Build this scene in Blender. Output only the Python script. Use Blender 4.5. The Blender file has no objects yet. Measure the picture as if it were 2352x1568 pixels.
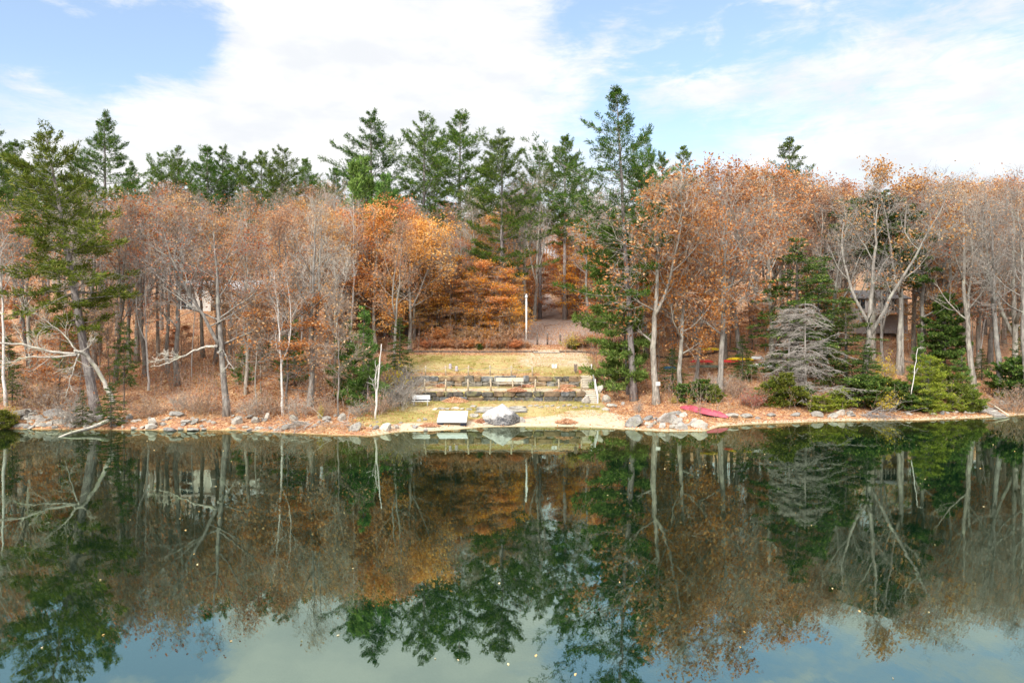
import bpy, math, random
import numpy as np
from math import radians, sin, cos, pi, hypot, atan2

# ------------------------------------------------------------------ camera, sky, sun, exposure
scene = bpy.context.scene
COL = scene.collection
CAM_H = 7.0
FP = 1568.0            # focal length, in the units of a 2352 x 1568 picture
cam_d = bpy.data.cameras.new('camera'); cam = bpy.data.objects.new('camera', cam_d); COL.objects.link(cam)
cam.location = (0, 0, CAM_H); cam.rotation_euler = (radians(90), 0, 0)
cam_d.sensor_width = 36; cam_d.lens = 24; cam_d.clip_start = .5; cam_d.clip_end = 4000
scene.camera = cam
scene.view_settings.view_transform = 'Standard'; scene.view_settings.look = 'None'
scene.view_settings.exposure = 0.52; scene.view_settings.gamma = 1
scene.view_settings.use_curve_mapping = False
scene.cycles.max_bounces = 6; scene.cycles.transparent_max_bounces = 8
scene.cycles.diffuse_bounces = 2; scene.cycles.glossy_bounces = 2
scene.cycles.caustics_reflective = False; scene.cycles.caustics_refractive = False

SUN_EL, SUN_AZ = radians(31), radians(203)     # azimuth clockwise from +Y (north); behind the camera, to the left
sun_d = bpy.data.lights.new('sun', 'SUN'); sun_d.energy = 3.7; sun_d.angle = radians(14); sun_d.color = (1, .955, .88)
sun = bpy.data.objects.new('sun', sun_d); COL.objects.link(sun)
sun.rotation_euler = (pi / 2 - SUN_EL, 0, -SUN_AZ + pi)

world = bpy.data.worlds.new('World'); scene.world = world; world.use_nodes = True
world.cycles.sampling_method = 'MANUAL'; world.cycles.sample_map_resolution = 256

class NT:
    """tiny node helper"""
    def __init__(s, tree): s.t = tree; s.n = tree.nodes; s.l = tree.links
    def node(s, kind, **kw):
        x = s.n.new(kind)
        for k, v in kw.items():
            if hasattr(x, k): setattr(x, k, v)
            else: x.inputs[k].default_value = v
        return x
    def put(s, sock, v):
        if hasattr(v, 'is_linked'): s.l.new(v, sock)
        else: sock.default_value = v
    def m(s, op, a, b=None, c=None, clamp=False):
        x = s.n.new('ShaderNodeMath'); x.operation = op; x.use_clamp = clamp
        s.put(x.inputs[0], a)
        if b is not None: s.put(x.inputs[1], b)
        if c is not None: s.put(x.inputs[2], c)
        return x.outputs[0]
    def sstep(s, v, a, b, lo=0., hi=1.):
        x = s.n.new('ShaderNodeMapRange'); x.interpolation_type = 'SMOOTHSTEP'
        s.put(x.inputs[0], v); x.inputs[1].default_value = a; x.inputs[2].default_value = b
        x.inputs[3].default_value = lo; x.inputs[4].default_value = hi
        return x.outputs[0]
    def noise(s, vec, scale, detail=4, rough=.55, dist=0., color=False, lac=2.):
        x = s.n.new('ShaderNodeTexNoise')
        if vec is not None: s.l.new(vec, x.inputs['Vector'])
        x.inputs['Scale'].default_value = scale; x.inputs['Detail'].default_value = detail
        x.inputs['Roughness'].default_value = rough; x.inputs['Distortion'].default_value = dist
        return x.outputs['Color' if color else 'Fac']
    def mix(s, f, a, b, blend='MIX'):
        x = s.n.new('ShaderNodeMix'); x.data_type = 'RGBA'; x.blend_type = blend
        s.put(x.inputs['Factor'], f)
        for sk, v in ((x.inputs[6], a), (x.inputs[7], b)):
            if isinstance(v, tuple) and len(v) == 3: v = (*v, 1)
            s.put(sk, v)
        return x.outputs[2]
    def ramp(s, f, stops, interp='LINEAR'):
        x = s.n.new('ShaderNodeValToRGB'); s.put(x.inputs[0], f); r = x.color_ramp; r.interpolation = interp
        while len(r.elements) < len(stops): r.elements.new(.5)
        for e, (p, c) in zip(r.elements, stops): e.position = p; e.color = (*c, 1)
        return x.outputs[0]
    def mapping(s, vec, scale=(1, 1, 1), loc=(0, 0, 0), rot=(0, 0, 0)):
        x = s.n.new('ShaderNodeMapping'); s.l.new(vec, x.inputs[0])
        x.inputs['Scale'].default_value = scale; x.inputs['Location'].default_value = loc; x.inputs['Rotation'].default_value = rot
        return x.outputs[0]

def build_sky():
    w = NT(world.node_tree); w.n.clear()
    out = w.node('ShaderNodeOutputWorld'); bg = w.node('ShaderNodeBackground'); w.l.new(bg.outputs[0], out.inputs[0])
    sky = w.node('ShaderNodeTexSky'); sky.sky_type = 'NISHITA'; sky.sun_disc = False
    sky.sun_elevation = SUN_EL; sky.sun_rotation = SUN_AZ
    tc = w.node('ShaderNodeTexCoord').outputs['Generated']
    sep = w.node('ShaderNodeSeparateXYZ'); w.l.new(tc, sep.inputs[0])
    az = w.m('MULTIPLY', w.m('ARCTAN2', sep.outputs[0], sep.outputs[1]), 180 / pi)
    el = w.m('MULTIPLY', w.m('ARCSINE', sep.outputs[2]), 180 / pi)
    ael = w.m('ABSOLUTE', el)
    cmb = w.node('ShaderNodeCombineXYZ'); w.l.new(az, cmb.inputs[0]); w.l.new(ael, cmb.inputs[1])
    P = cmb.outputs[0]
    big = w.noise(w.mapping(P, (.045, .11, 1), (3.1, 1.7, 0), (0, 0, radians(-14))), 1.0, 6, .6, .6)
    fine = w.noise(w.mapping(P, (.16, .34, 1), (0, 5, 0), (0, 0, radians(-12))), 1.0, 6, .62, .4)
    wisp = w.noise(w.mapping(P, (.22, 1.1, 1), (2, 8, 0), (0, 0, radians(-20))), 1.0, 7, .7, 1.2)
    nz = w.m('ADD', w.m('ADD', w.m('MULTIPLY', w.m('SUBTRACT', big, .5), 2.0), w.m('MULTIPLY', w.m('SUBTRACT', fine, .5), 2.7)), w.m('MULTIPLY', w.m('SUBTRACT', wisp, .5), 1.1))
    def ell(a, e, ra, re, rot=0., gain=1.):
        c, s_ = cos(radians(rot)), sin(radians(rot))
        dx = w.m('SUBTRACT', az, a); dy = w.m('SUBTRACT', ael, e)
        u = w.m('DIVIDE', w.m('ADD', w.m('MULTIPLY', dx, c), w.m('MULTIPLY', dy, s_)), ra)
        v = w.m('DIVIDE', w.m('SUBTRACT', w.m('MULTIPLY', dy, c), w.m('MULTIPLY', dx, s_)), re)
        q = w.m('SQRT', w.m('ADD', w.m('MULTIPLY', u, u), w.m('MULTIPLY', v, v)))
        return w.m('MULTIPLY', w.sstep(w.m('ADD', q, w.m('MULTIPLY', w.m('SUBTRACT', fine, .5), 1.2)), 1.55, .3), gain)
    f = w.m('ADD', nz, .42)
    for a in [(-12, 23.5, 13, 7.5, 18, .85), (-22, 13.0, 26, 4.6, 10, .85), (-6, 20, 9, 5, 20, .4),
              (24, 13, 22, 3.2, 0, .18), (31, 17, 12, 4, 10, .25), (-36, 26.5, 5, 1.6, 8, .5), (0, 5, 60, 6, 0, .3), (15.5, 19.5, 4, 1.6, 0, .35),
              (-33, 20.5, 7.0, 3.2, 8, -1.15), (-25.5, 22.5, 3.0, 2.8, 15, -.9), (12, 25.5, 9, 4.5, 0, -.75), (14, 17, 15, 3.0, -5, -.40), (27, 24, 11, 3.0, 8, -.45), (30, 12, 6, 1.5, 0, -.1)]:
        f = w.m('ADD', f, ell(*a))
    cov = w.sstep(f, -.35, 1.0)
    # cloud body: brighter tops, faint grey shading inside
    shade = w.noise(w.mapping(P, (.12, .3, 1), (9, 2, 0)), 1.0, 5, .55)
    ccol = w.mix(w.sstep(shade, .35, .68), (6.4, 6.6, 6.9), (7.9, 7.85, 7.8))
    low = w.sstep(ael, 6., 20.)
    tint = w.node('ShaderNodeHueSaturation'); w.l.new(sky.outputs[0], tint.inputs['Color']); tint.inputs['Saturation'].default_value = 1.05; tint.inputs['Value'].default_value = SKY_V
    veil = w.mix(w.m('SUBTRACT', .80, w.m('MULTIPLY', low, .60)), tint.outputs[0], (6.2, 6.9, 7.6))
    col = w.mix(cov, veil, ccol)
    over = w.sstep(el, 31., 52.)          # unseen overcast overhead, brightened to strengthen the soft light
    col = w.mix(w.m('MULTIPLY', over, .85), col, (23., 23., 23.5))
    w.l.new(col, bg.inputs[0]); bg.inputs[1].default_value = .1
SKY_V = 1.9
build_sky()

# ------------------------------------------------------------------ helpers
rng = np.random.default_rng(7)
def sst(x, a, b):
    t = np.clip((np.asarray(x, float) - a) / (b - a), 0, 1); return t * t * (3 - 2 * t)
def norm(v): return v / np.maximum(np.linalg.norm(v, axis=-1, keepdims=True), 1e-9)
def wx(u, D): return (u - 1176) * D / FP          # metres right of the camera axis for a bearing u at distance D
def wz(v, D): return CAM_H + (784 - v) * D / FP

_hash = lambda n: (np.sin(n * 127.1) * 43758.5453) % 1
def vnoise(x, y, seed=0):
    x = np.asarray(x, float) + seed * 17.3; y = np.asarray(y, float) - seed * 9.1
    xi, yi = np.floor(x), np.floor(y); fx, fy = x - xi, y - yi
    fx = fx * fx * (3 - 2 * fx); fy = fy * fy * (3 - 2 * fy)
    h = lambda a, b: _hash(a + b * 57.31)
    return (h(xi, yi) * (1 - fx) + h(xi + 1, yi) * fx) * (1 - fy) + (h(xi, yi + 1) * (1 - fx) + h(xi + 1, yi + 1) * fx) * fy
def fbm(x, y, seed=0, o=4):
    s, a, t = 0, .5, 0
    for i in range(o):
        s = s + a * vnoise(x * 2 ** i, y * 2 ** i, seed + i); t += a; a *= .5
    return s / t

class G:
    """collects vertex and face arrays, then becomes one mesh"""
    def __init__(s): s.V = []; s.F = []; s.n = 0
    def add(s, v, f, mat=0, smooth=False):
        v = np.asarray(v, float).reshape(-1, 3); f = np.asarray(f, int)
        s.V.append(v); s.F.append((f + s.n, mat, smooth)); s.n += len(v); return s
    def mesh(s, name, mats):
        me = bpy.data.meshes.new(name)
        if not s.V: return me
        V = np.concatenate(s.V); me.vertices.add(len(V)); me.vertices.foreach_set('co', V.astype(np.float32).ravel())
        loops = np.concatenate([f.ravel() for f, _, _ in s.F]); tot = np.concatenate([np.full(len(f), f.shape[1]) for f, _, _ in s.F])
        me.loops.add(len(loops)); me.loops.foreach_set('vertex_index', loops.astype(np.int32))
        me.polygons.add(len(tot)); st = np.concatenate([[0], np.cumsum(tot)[:-1]])
        me.polygons.foreach_set('loop_start', st.astype(np.int32))
        me.polygons.foreach_set('material_index', np.concatenate([np.full(len(f), m) for f, m, _ in s.F]).astype(np.int32))
        me.polygons.foreach_set('use_smooth', np.concatenate([np.full(len(f), sm) for f, _, sm in s.F]).astype(bool))
        for m in (mats if isinstance(mats, (list, tuple)) else [mats]): me.materials.append(m)
        me.update(calc_edges=True); return me
    def box(s, c, size, rot=(0, 0, 0), mat=0, bev=0.0, taper=1.0):
        sx, sy, sz = [q / 2 for q in size]
        if bev:
            b = min(bev, sx * .9, sy * .9, sz * .9)
            pts = []
            for z, i in ((-sz, b), (-sz + b, 0), (sz - b, 0), (sz, b)):
                x, y = sx - i, sy - i
                for px, py in ((x, y - b), (x - b, y), (-x + b, y), (-x, y - b), (-x, -y + b), (-x + b, -y), (x - b, -y), (x, -y + b)): pts.append((px, py, z))
            v = np.array(pts); F4 = [(r * 8 + k, r * 8 + (k + 1) % 8, r * 8 + 8 + (k + 1) % 8, r * 8 + 8 + k) for r in range(3) for k in range(8)]
            v = rotm(rot, v * np.where(v[:, 2:] > 0, [taper, taper, 1], 1)) + c
            s.add(v, F4, mat); n0 = s.n - len(v)
            s.F.append((np.array([[n0 + k for k in range(7, -1, -1)]]), mat, False)); s.F.append((np.array([[n0 + 24 + k for k in range(8)]]), mat, False))
            return s
        v = np.array([(x, y, z) for z in (-sz, sz) for x, y in ((-sx, -sy), (sx, -sy), (sx, sy), (-sx, sy))])
        v = rotm(rot, v * np.where(v[:, 2:] > 0, [taper, taper, 1], 1)) + c
        return s.add(v, [(3, 2, 1, 0), (4, 5, 6, 7), (0, 1, 5, 4), (1, 2, 6, 5), (2, 3, 7, 6), (3, 0, 4, 7)], mat)
    def tube(s, pts, r, k=8, mat=0, cap=True, smooth=True):
        pts = np.asarray(pts, float)[None]; r = np.broadcast_to(np.asarray(r, float), pts.shape[1:2])[None]
        v, f = tubes(pts, r, k); s.add(v, f, mat, smooth)
        if cap:
            m = pts.shape[1]; n0 = s.n - len(v)
            s.F.append((np.array([[n0 + q for q in range(k - 1, -1, -1)]]), mat, False))
            s.F.append((np.array([[n0 + (m - 1) * k + q for q in range(k)]]), mat, False))
        return s

def rotm(rot, v):
    a, b, c = rot; v = np.asarray(v, float)
    Rx = np.array([[1, 0, 0], [0, cos(a), -sin(a)], [0, sin(a), cos(a)]]); Ry = np.array([[cos(b), 0, sin(b)], [0, 1, 0], [-sin(b), 0, cos(b)]])
    Rz = np.array([[cos(c), -sin(c), 0], [sin(c), cos(c), 0], [0, 0, 1]]); return v @ (Rz @ Ry @ Rx).T

def tubes(P, R, k=3):
    """polylines P (N,m,3) with radii R (N,m) -> verts, quads"""
    N, m = P.shape[:2]
    T = np.empty_like(P); T[:, 1:-1] = P[:, 2:] - P[:, :-2]; T[:, 0] = P[:, 1] - P[:, 0]; T[:, -1] = P[:, -1] - P[:, -2]; T = norm(T)
    ref = np.where(np.abs(T[:, :1, 2:]) > .75, np.array([1., 0, 0]), np.array([0, 0, 1.])); ref = np.broadcast_to(ref, P.shape)
    A = norm(np.cross(T, ref)); B = np.cross(T, A)
    ang = np.arange(k) * 2 * pi / k
    V = P[:, :, None] + R[:, :, None, None] * (np.cos(ang)[None, None, :, None] * A[:, :, None] + np.sin(ang)[None, None, :, None] * B[:, :, None])
    i = np.arange(N)[:, None, None] * m * k; j = np.arange(m - 1)[None, :, None] * k; q = np.arange(k)[None, None]; q2 = (q + 1) % k
    F = np.stack([i + j + q, i + j + q2, i + j + k + q2, i + j + k + q], -1).reshape(-1, 4)
    return V.reshape(-1, 3), F

def grow(p0, d0, L, n, wob, up, rg):
    """polylines that start at p0 along d0, wander and bend towards up"""
    p0 = np.asarray(p0, float); d = norm(np.asarray(d0, float)); N = len(p0); P = np.empty((N, n + 1, 3)); P[:, 0] = p0
    st = np.asarray(L, float)[:, None] / n; up = np.asarray(up, float)
    for i in range(n):
        P[:, i + 1] = P[:, i] + d * st; d = norm(d + rg.normal(0, wob, (N, 3)) + up)
    return P

def spawn(P, k, s0, s1, ang, angj, rg, flat=False):
    """k child starts on every polyline: points, directions, param"""
    N, m = P.shape[:2]
    s = (s0 + (s1 - s0) * (np.arange(k)[None] + rg.random((N, k))) / k)
    x = s * (m - 1); i = np.minimum(x.astype(int), m - 2); f = (x - i)[..., None]; ar = np.arange(N)[:, None]
    p = P[ar, i] * (1 - f) + P[ar, i + 1] * f; t = norm(P[ar, i + 1] - P[ar, i])
    r = rg.normal(0, 1, (N, k, 3))
    if flat:
        side = np.where(np.arange(k)[None] % 2, 1., -1.)[..., None] * norm(np.cross(t, np.array([0, 0, 1.]))); r = side + r * .18; r[..., 2] *= .5
    pr = norm(r - (r * t).sum(-1, keepdims=True) * t)
    a = (ang + rg.normal(0, angj, (N, k)))[..., None]
    return p.reshape(-1, 3), (t * np.cos(a) + pr * np.sin(a)).reshape(-1, 3), s.reshape(-1)

def quads(C, size, rg, flat=0., asp=.6, nrm=None):
    """leaf-sized quads at C; flat 0 random .. 1 horizontal"""
    C = np.asarray(C, float); N = len(C)
    n = norm(rg.normal(0, 1, (N, 3)) * (1 - flat) + np.array([0, 0, 1.]) * flat * 2) if nrm is None else nrm
    a = norm(np.cross(n, rg.normal(0, 1, (N, 3)))); b = np.cross(n, a)
    s = (np.asarray(size) * (.7 + .6 * rg.random(N)))[:, None] / 2
    V = np.stack([C - a * s, C - b * s * asp + n * s * .2, C + a * s, C + b * s * asp + n * s * .2], 1).reshape(-1, 3)
    return V, np.arange(N * 4).reshape(-1, 4)

def link(o, parent=None):
    COL.objects.link(o)
    if parent is not None: o.parent = parent
    return o
def obj(name, g, mats, parent=None, loc=None, rot=None):
    me = g.mesh(name, mats) if isinstance(g, G) else g
    o = bpy.data.objects.new(name, me); link(o, parent)
    if loc is not None: o.location = loc
    if rot is not None: o.rotation_euler = rot
    return o
def tag(o, label, cat=None, group=None, kind=None):
    if label: o['label'] = label
    if cat: o['category'] = cat
    if group: o['group'] = group
    if kind: o['kind'] = kind
    return o
def thing(name, label, cat, loc=(0, 0, 0), rot=(0, 0, 0), group=None, sc=1):
    o = bpy.data.objects.new(name, None); link(o); o.location = loc; o.rotation_euler = rot
    o.scale = (sc, sc, sc) if not isinstance(sc, tuple) else sc
    o.empty_display_size = .2
    return tag(o, label, cat, group)

# ------------------------------------------------------------------ materials
def mat_base(name):
    m = bpy.data.materials.new(name); m.use_nodes = True; t = NT(m.node_tree); t.n.clear()
    out = t.node('ShaderNodeOutputMaterial'); return m, t, out
def principled(t, out, col, rough=.85, spec=.2, bump=None, bstr=.3, bdist=.02, metal=0):
    b = t.node('ShaderNodeBsdfPrincipled'); t.put(b.inputs['Base Color'], (*col, 1) if isinstance(col, tuple) else col)
    t.put(b.inputs['Roughness'], rough); b.inputs['Specular IOR Level'].default_value = spec; b.inputs['Metallic'].default_value = metal
    if bump is not None:
        bn = t.node('ShaderNodeBump'); t.l.new(bump, bn.inputs['Height']); bn.inputs['Strength'].default_value = bstr; bn.inputs['Distance'].default_value = bdist
        t.l.new(bn.outputs[0], b.inputs['Normal'])
    t.l.new(b.outputs[0], out.inputs[0]); return b
def leafmat(name, stops, transl=.35, hue=.03, val=.35, sat=1.):
    m, t, out = mat_base(name)
    isl = t.node('ShaderNodeNewGeometry').outputs['Random Per Island']; rnd = t.node('ShaderNodeObjectInfo').outputs['Random']
    c = t.ramp(isl, stops); h = t.node('ShaderNodeHueSaturation'); t.l.new(c, h.inputs['Color'])
    t.put(h.inputs['Hue'], t.m('MULTIPLY_ADD', rnd, hue, .5 - hue / 2)); h.inputs['Saturation'].default_value = sat
    r2 = t.m('FRACT', t.m('MULTIPLY', rnd, 7.13)); t.put(h.inputs['Value'], t.m('MULTIPLY_ADD', r2, val, 1 - val / 2))
    d = t.node('ShaderNodeBsdfDiffuse'); tr = t.node('ShaderNodeBsdfTranslucent'); mx = t.node('ShaderNodeMixShader')
    t.l.new(h.outputs[0], d.inputs[0]); t.l.new(h.outputs[0], tr.inputs[0]); mx.inputs[0].default_value = transl
    t.l.new(d.outputs[0], mx.inputs[1]); t.l.new(tr.outputs[0], mx.inputs[2]); t.l.new(mx.outputs[0], out.inputs[0]); return m
def bark(name, a, b, lichen=None, sc=3., stretch=.18, amt=.5):
    m, t, out = mat_base(name); oc = t.node('ShaderNodeTexCoord').outputs['Object']; rnd = t.node('ShaderNodeObjectInfo').outputs['Random']
    v = t.mapping(oc, (sc, sc, sc * stretch)); n = t.noise(v, 3., 5, .65)
    c = t.mix(t.sstep(n, .35, .68), a, b)
    if lichen:
        c = t.mix(t.m('MULTIPLY', t.sstep(t.noise(oc, .9, 5, .6), .5, .66), amt), c, lichen)
    c = t.mix(1., c, t.mix(rnd, (.72, .72, .74), (1.2, 1.17, 1.1)), 'MULTIPLY')
    principled(t, out, c, .9, .1, n, .6, .04); return m
MB_GREY = bark('bark_grey', (.16, .145, .13), (.37, .34, .305), (.47, .48, .40))
MB_DARK = bark('bark_dark', (.07, .06, .055), (.2, .175, .155), (.26, .29, .22), amt=.4)
MB_PINE = bark('bark_pine', (.12, .1, .1), (.3, .27, .26), (.42, .42, .38), amt=.35)
MB_BLEACH = bark('bark_bleached', (.33, .30, .265), (.54, .51, .45), (.42, .44, .31), 2., .4, .6)
M_TWIG = bark('twig_grey', (.25, .225, .2), (.46, .425, .38))
M_TWIGR = bark('twig_rosy', (.22, .165, .13), (.43, .34, .275))
def birchmat():
    m, t, out = mat_base('bark_birch'); oc = t.node('ShaderNodeTexCoord').outputs['Object']
    n = t.noise(t.mapping(oc, (2, 2, 9)), 2.2, 4, .6); c = t.mix(t.sstep(n, .60, .68), (.60, .57, .53), (.09, .08, .075))
    c = t.mix(t.sstep(t.noise(oc, .8, 3), .45, .7), c, (.55, .5, .44)); principled(t, out, c, .75, .2, n, .2, .02); return m
MB_BIRCH = birchmat()
L_RUSSET = leafmat('leaf_russet', [(0, (.26, .085, .035)), (.35, (.46, .18, .06)), (.7, (.60, .29, .115)), (1, (.68, .44, .25))])
L_ORANGE = leafmat('leaf_orange', [(0, (.42, .15, .035)), (.4, (.66, .27, .075)), (.75, (.78, .38, .14)), (1, (.84, .55, .26))], .45)
L_GOLD = leafmat('leaf_gold', [(0, (.48, .18, .02)), (.4, (.78, .34, .035)), (.8, (.88, .48, .07)), (1, (.9, .62, .16))], .5, hue=.02, val=.2)
L_BROWN = leafmat('leaf_brown', [(0, (.28, .13, .065)), (.4, (.46, .23, .10)), (.8, (.60, .35, .17)), (1, (.68, .50, .32))])
L_RED = leafmat('leaf_red', [(0, (.35, .05, .03)), (.5, (.6, .13, .08)), (1, (.68, .3, .2))])
L_YEL = leafmat('leaf_yellow', [(0, (.4, .3, .02)), (.5, (.66, .50, .04)), (1, (.8, .68, .12))])
N_PINE = leafmat('needles_pine', [(0, (.018, .05, .014)), (.4, (.06, .12, .02)), (.8, (.13, .21, .035)), (1, (.22, .28, .05))], .25, .035, .4)
N_PINEB = leafmat('needles_bright', [(0, (.05, .10, .02)), (.4, (.12, .22, .05)), (.8, (.22, .34, .08)), (1, (.32, .42, .12))], .3, .03, .3)
N_OLIVE = leafmat('needles_olive', [(0, (.05, .075, .01)), (.4, (.11, .15, .022)), (.8, (.21, .25, .04)), (1, (.32, .31, .08))], .3, .03, .3)
N_HEM = leafmat('needles_hemlock', [(0, (.02, .05, .012)), (.4, (.06, .115, .025)), (.8, (.13, .19, .04)), (1, (.24, .28, .07))], .2, .03, .3)
N_LIME = leafmat('needles_lime', [(0, (.10, .15, .015)), (.4, (.22, .28, .03)), (.8, (.38, .40, .05)), (1, (.5, .5, .1))], .3, .03, .2)

# ------------------------------------------------------------------ terrain
SHORE = [(-120, 1000), (0, 985), (250, 987), (440, 988), (536, 988), (634, 993), (768, 999), (853, 1001), (917, 991), (988, 990), (1050, 986), (1108, 980.5), (1222, 979), (1336, 980),
         (1416, 984), (1443, 986), (1535, 991), (1619, 990), (1652, 979), (1723, 974), (1799, 971), (1910, 967), (2125, 964.5), (2260, 959), (2352, 952.5), (2500, 945)]
_d = [(wx(u, CAM_H * FP / (v - 784)), CAM_H * FP / (v - 784)) for u, v in SHORE]
SX = np.array([-400, -120] + [a for a, _ in _d] + [150, 400]); SY = np.array([60, 47] + [b for _, b in _d] + [75, 120.])
def shore_y(X): return np.interp(X, SX, SY)
PL = ([-60, -20, -6, -2, 0, 1, 4, 8, 18, 28, 48, 83, 150, 250, 450], [-9, -6, -3.2, -1.5, 0, .35, .9, 1.9, 4.2, 6.7, 11.6, 16, 26, 42, 52])
PM = ([-60, -20, -9, -3, 0, 2.5, 12.5, 16.5, 21.5, 26.5, 30.5, 61.5, 81.5, 146, 246, 446], [-9, -5, -.85, -.26, 0, .35, 1.28, 2.5, 4.2, 5.67, 7.15, 11, 14, 26, 42, 52])
PR = ([-60, -20, -6, -2, 0, 2, 5, 10, 20, 30, 40, 75, 140, 240, 440], [-9, -6, -2.2, -.8, 0, .3, 1, 2.8, 5.7, 7.3, 9, 15, 30, 46, 56])
WALL1, WALL2, TXL, TXR = 66.0, 70.0, -14.0, 8.25
def ground(X, Y):
    X = np.asarray(X, float); Y = np.asarray(Y, float); t = Y - shore_y(X)
    l, m, r = (np.interp(t, *p) for p in (PL, PM, PR))
    wl = 1 - sst(X, -19, -13); wr = sst(X, 17, 27)
    z = l * wl + r * wr + m * (1 - wl - wr)
    land = sst(t, .3, 4)
    z = z + land * ((fbm(X * .18, Y * .18, 3) - .5) * .9 + (fbm(X * .7, Y * .7, 5, 3) - .5) * .22) * (.35 + .65 * sst(np.abs(X + 1.5), 9, 14) * 1.0)
    # terraces
    tz = np.interp(Y, [50, 53.4, 54.5, 56, 62, 66, 66.02, 69.98, 70.0, 75, 80, 84], [-.4, 0, .12, .36, .95, 1.28, 2.16, 2.42, 3.45, 4.55, 5.67, 7.1])
    lip = (fbm(X * .5, Y * .5, 8, 2) - .5) * .09 * sst(Y - 53, .5, 3)
    wt = sst(X, TXL - 3.5, TXL) * (1 - sst(X, TXR + .05, TXR + 1.8)) * sst(Y, 58, 62) * (1 - sst(Y, 82, 85))
    z = z * (1 - wt) + (tz + lip) * wt
    # stair pit keeps the flights clear
    st = sst(X, 6.9, 7.05) * (1 - sst(X, 8.3, 8.4))
    z = np.where((st > .5) & (Y > 64.6) & (Y < 66.6), np.minimum(z, np.interp(Y, [64.6, 66.6], [.95, 2.0])), z)
    z = np.where((st > .5) & (Y > 68.4) & (Y < 70.7), np.minimum(z, np.interp(Y, [68.4, 70.7], [2.2, 3.35])), z)
    return z
def gz(x, y): return float(ground(np.array([x]), np.array([y]))[0])

def make_ground():
    xs = np.concatenate([np.linspace(-420, -90, 34), np.arange(-88, -62, 2), np.arange(-60, 62, .4), np.arange(64, 90, 2), np.linspace(92, 420, 34)])
    ys = np.concatenate([np.linspace(-60, 40, 20), np.arange(42, 65.8, .4), [65.97, 66.03, 66.4, 66.8], np.arange(67.2, 69.8, .4), [69.97, 70.01, 70.4], np.arange(70.8, 100, .45), np.arange(100, 160, 1.5), np.linspace(162, 520, 60)])
    X, Y = np.meshgrid(xs, ys); Z = ground(X, Y); ny, nx = X.shape
    g = G(); i = np.arange(ny - 1)[:, None] * nx + np.arange(nx - 1)[None]
    F = np.stack([i, i + 1, i + nx + 1, i + nx], -1).reshape(-1, 4)
    g.add(np.stack([X, Y, Z], -1), F, 0, True)
    # cover: R sand, G grass, B bare gravel drive
    t = Y - shore_y(X); n1 = fbm(X * .35, Y * .35, 21); n2 = fbm(X * 1.1, Y * 1.1, 31)
    bx = sst(X, -12, -9) * (1 - sst(X + (Y - 58) * .1, 8.5, 11.5))
    sand = bx * (1 - sst(t + (n2 - .5) * 2.5 - sst(X, 1, 8) * 3.3, 1.6, 3.2))
    sand = np.maximum(sand, sst(X, 9, 12) * (1 - sst(t + (n2 - .5) * 1.2, .5, 1.3)) * .8)
    ter = sst(X, -15, -11) * (1 - sst(X, 8.0, 9.0))
    sand = np.maximum(sand, ter * sst(Y, 66, 66.3) * (1 - sst(Y + (n1 - .5) * 1.2, 67.6, 68.5)) * .95)
    sand = np.maximum(sand, sst(X, -2.5, 3) * (1 - sst(X, 8.3, 9.5)) * sst(Y, 72, 75) * (1 - sst(Y, 80.5, 82)) * (.35 + .5 * n1))
    sand = np.maximum(sand, sst(X, 7, 8) * (1 - sst(X, 9, 11)) * sst(Y, 60, 62) * (1 - sst(Y, 66, 67)) * .35)
    grass = ter * sst(t, 2.4, 3.6) * (1 - sst(Y + (n1 - .5) * 1.6, 79.4, 80.4))
    grass = np.maximum(grass, sst(X, -15, -12) * (1 - sst(X, 8.7, 10)) * sst(Y, 72, 74) * (1 - sst(Y, 78.8, 79.6)))
    grass = grass * (1 - .75 * sst(Y, 78.3, 79.3)) * (1 - .65 * sst(Y, 69.99, 70.02) * (1 - sst(Y + (n1 - .5) * 2, 71., 72.2)) * (X < 3))
    grav = sst(X + (Y - 84) * -.13, -1, 1.5) * (1 - sst(X - (Y - 84) * .02, 10.5, 13)) * sst(Y, 83.8, 86) * (1 - sst(Y, 108, 116))
    grav = np.maximum(grav, (1 - sst(np.abs(X - 6.8), 1.2, 2.4)) * sst(Y, 100, 110) * (1 - sst(Y, 170, 190)))
    me = g.mesh('ground', M_GROUND); a = me.color_attributes.new('cover', 'FLOAT_COLOR', 'POINT')
    c = np.stack([sand, grass, grav, np.ones_like(sand)], -1).astype(np.float32); a.data.foreach_set('color', c.ravel())
    o = obj('ground', me, None); o['kind'] = 'structure'; return o

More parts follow.
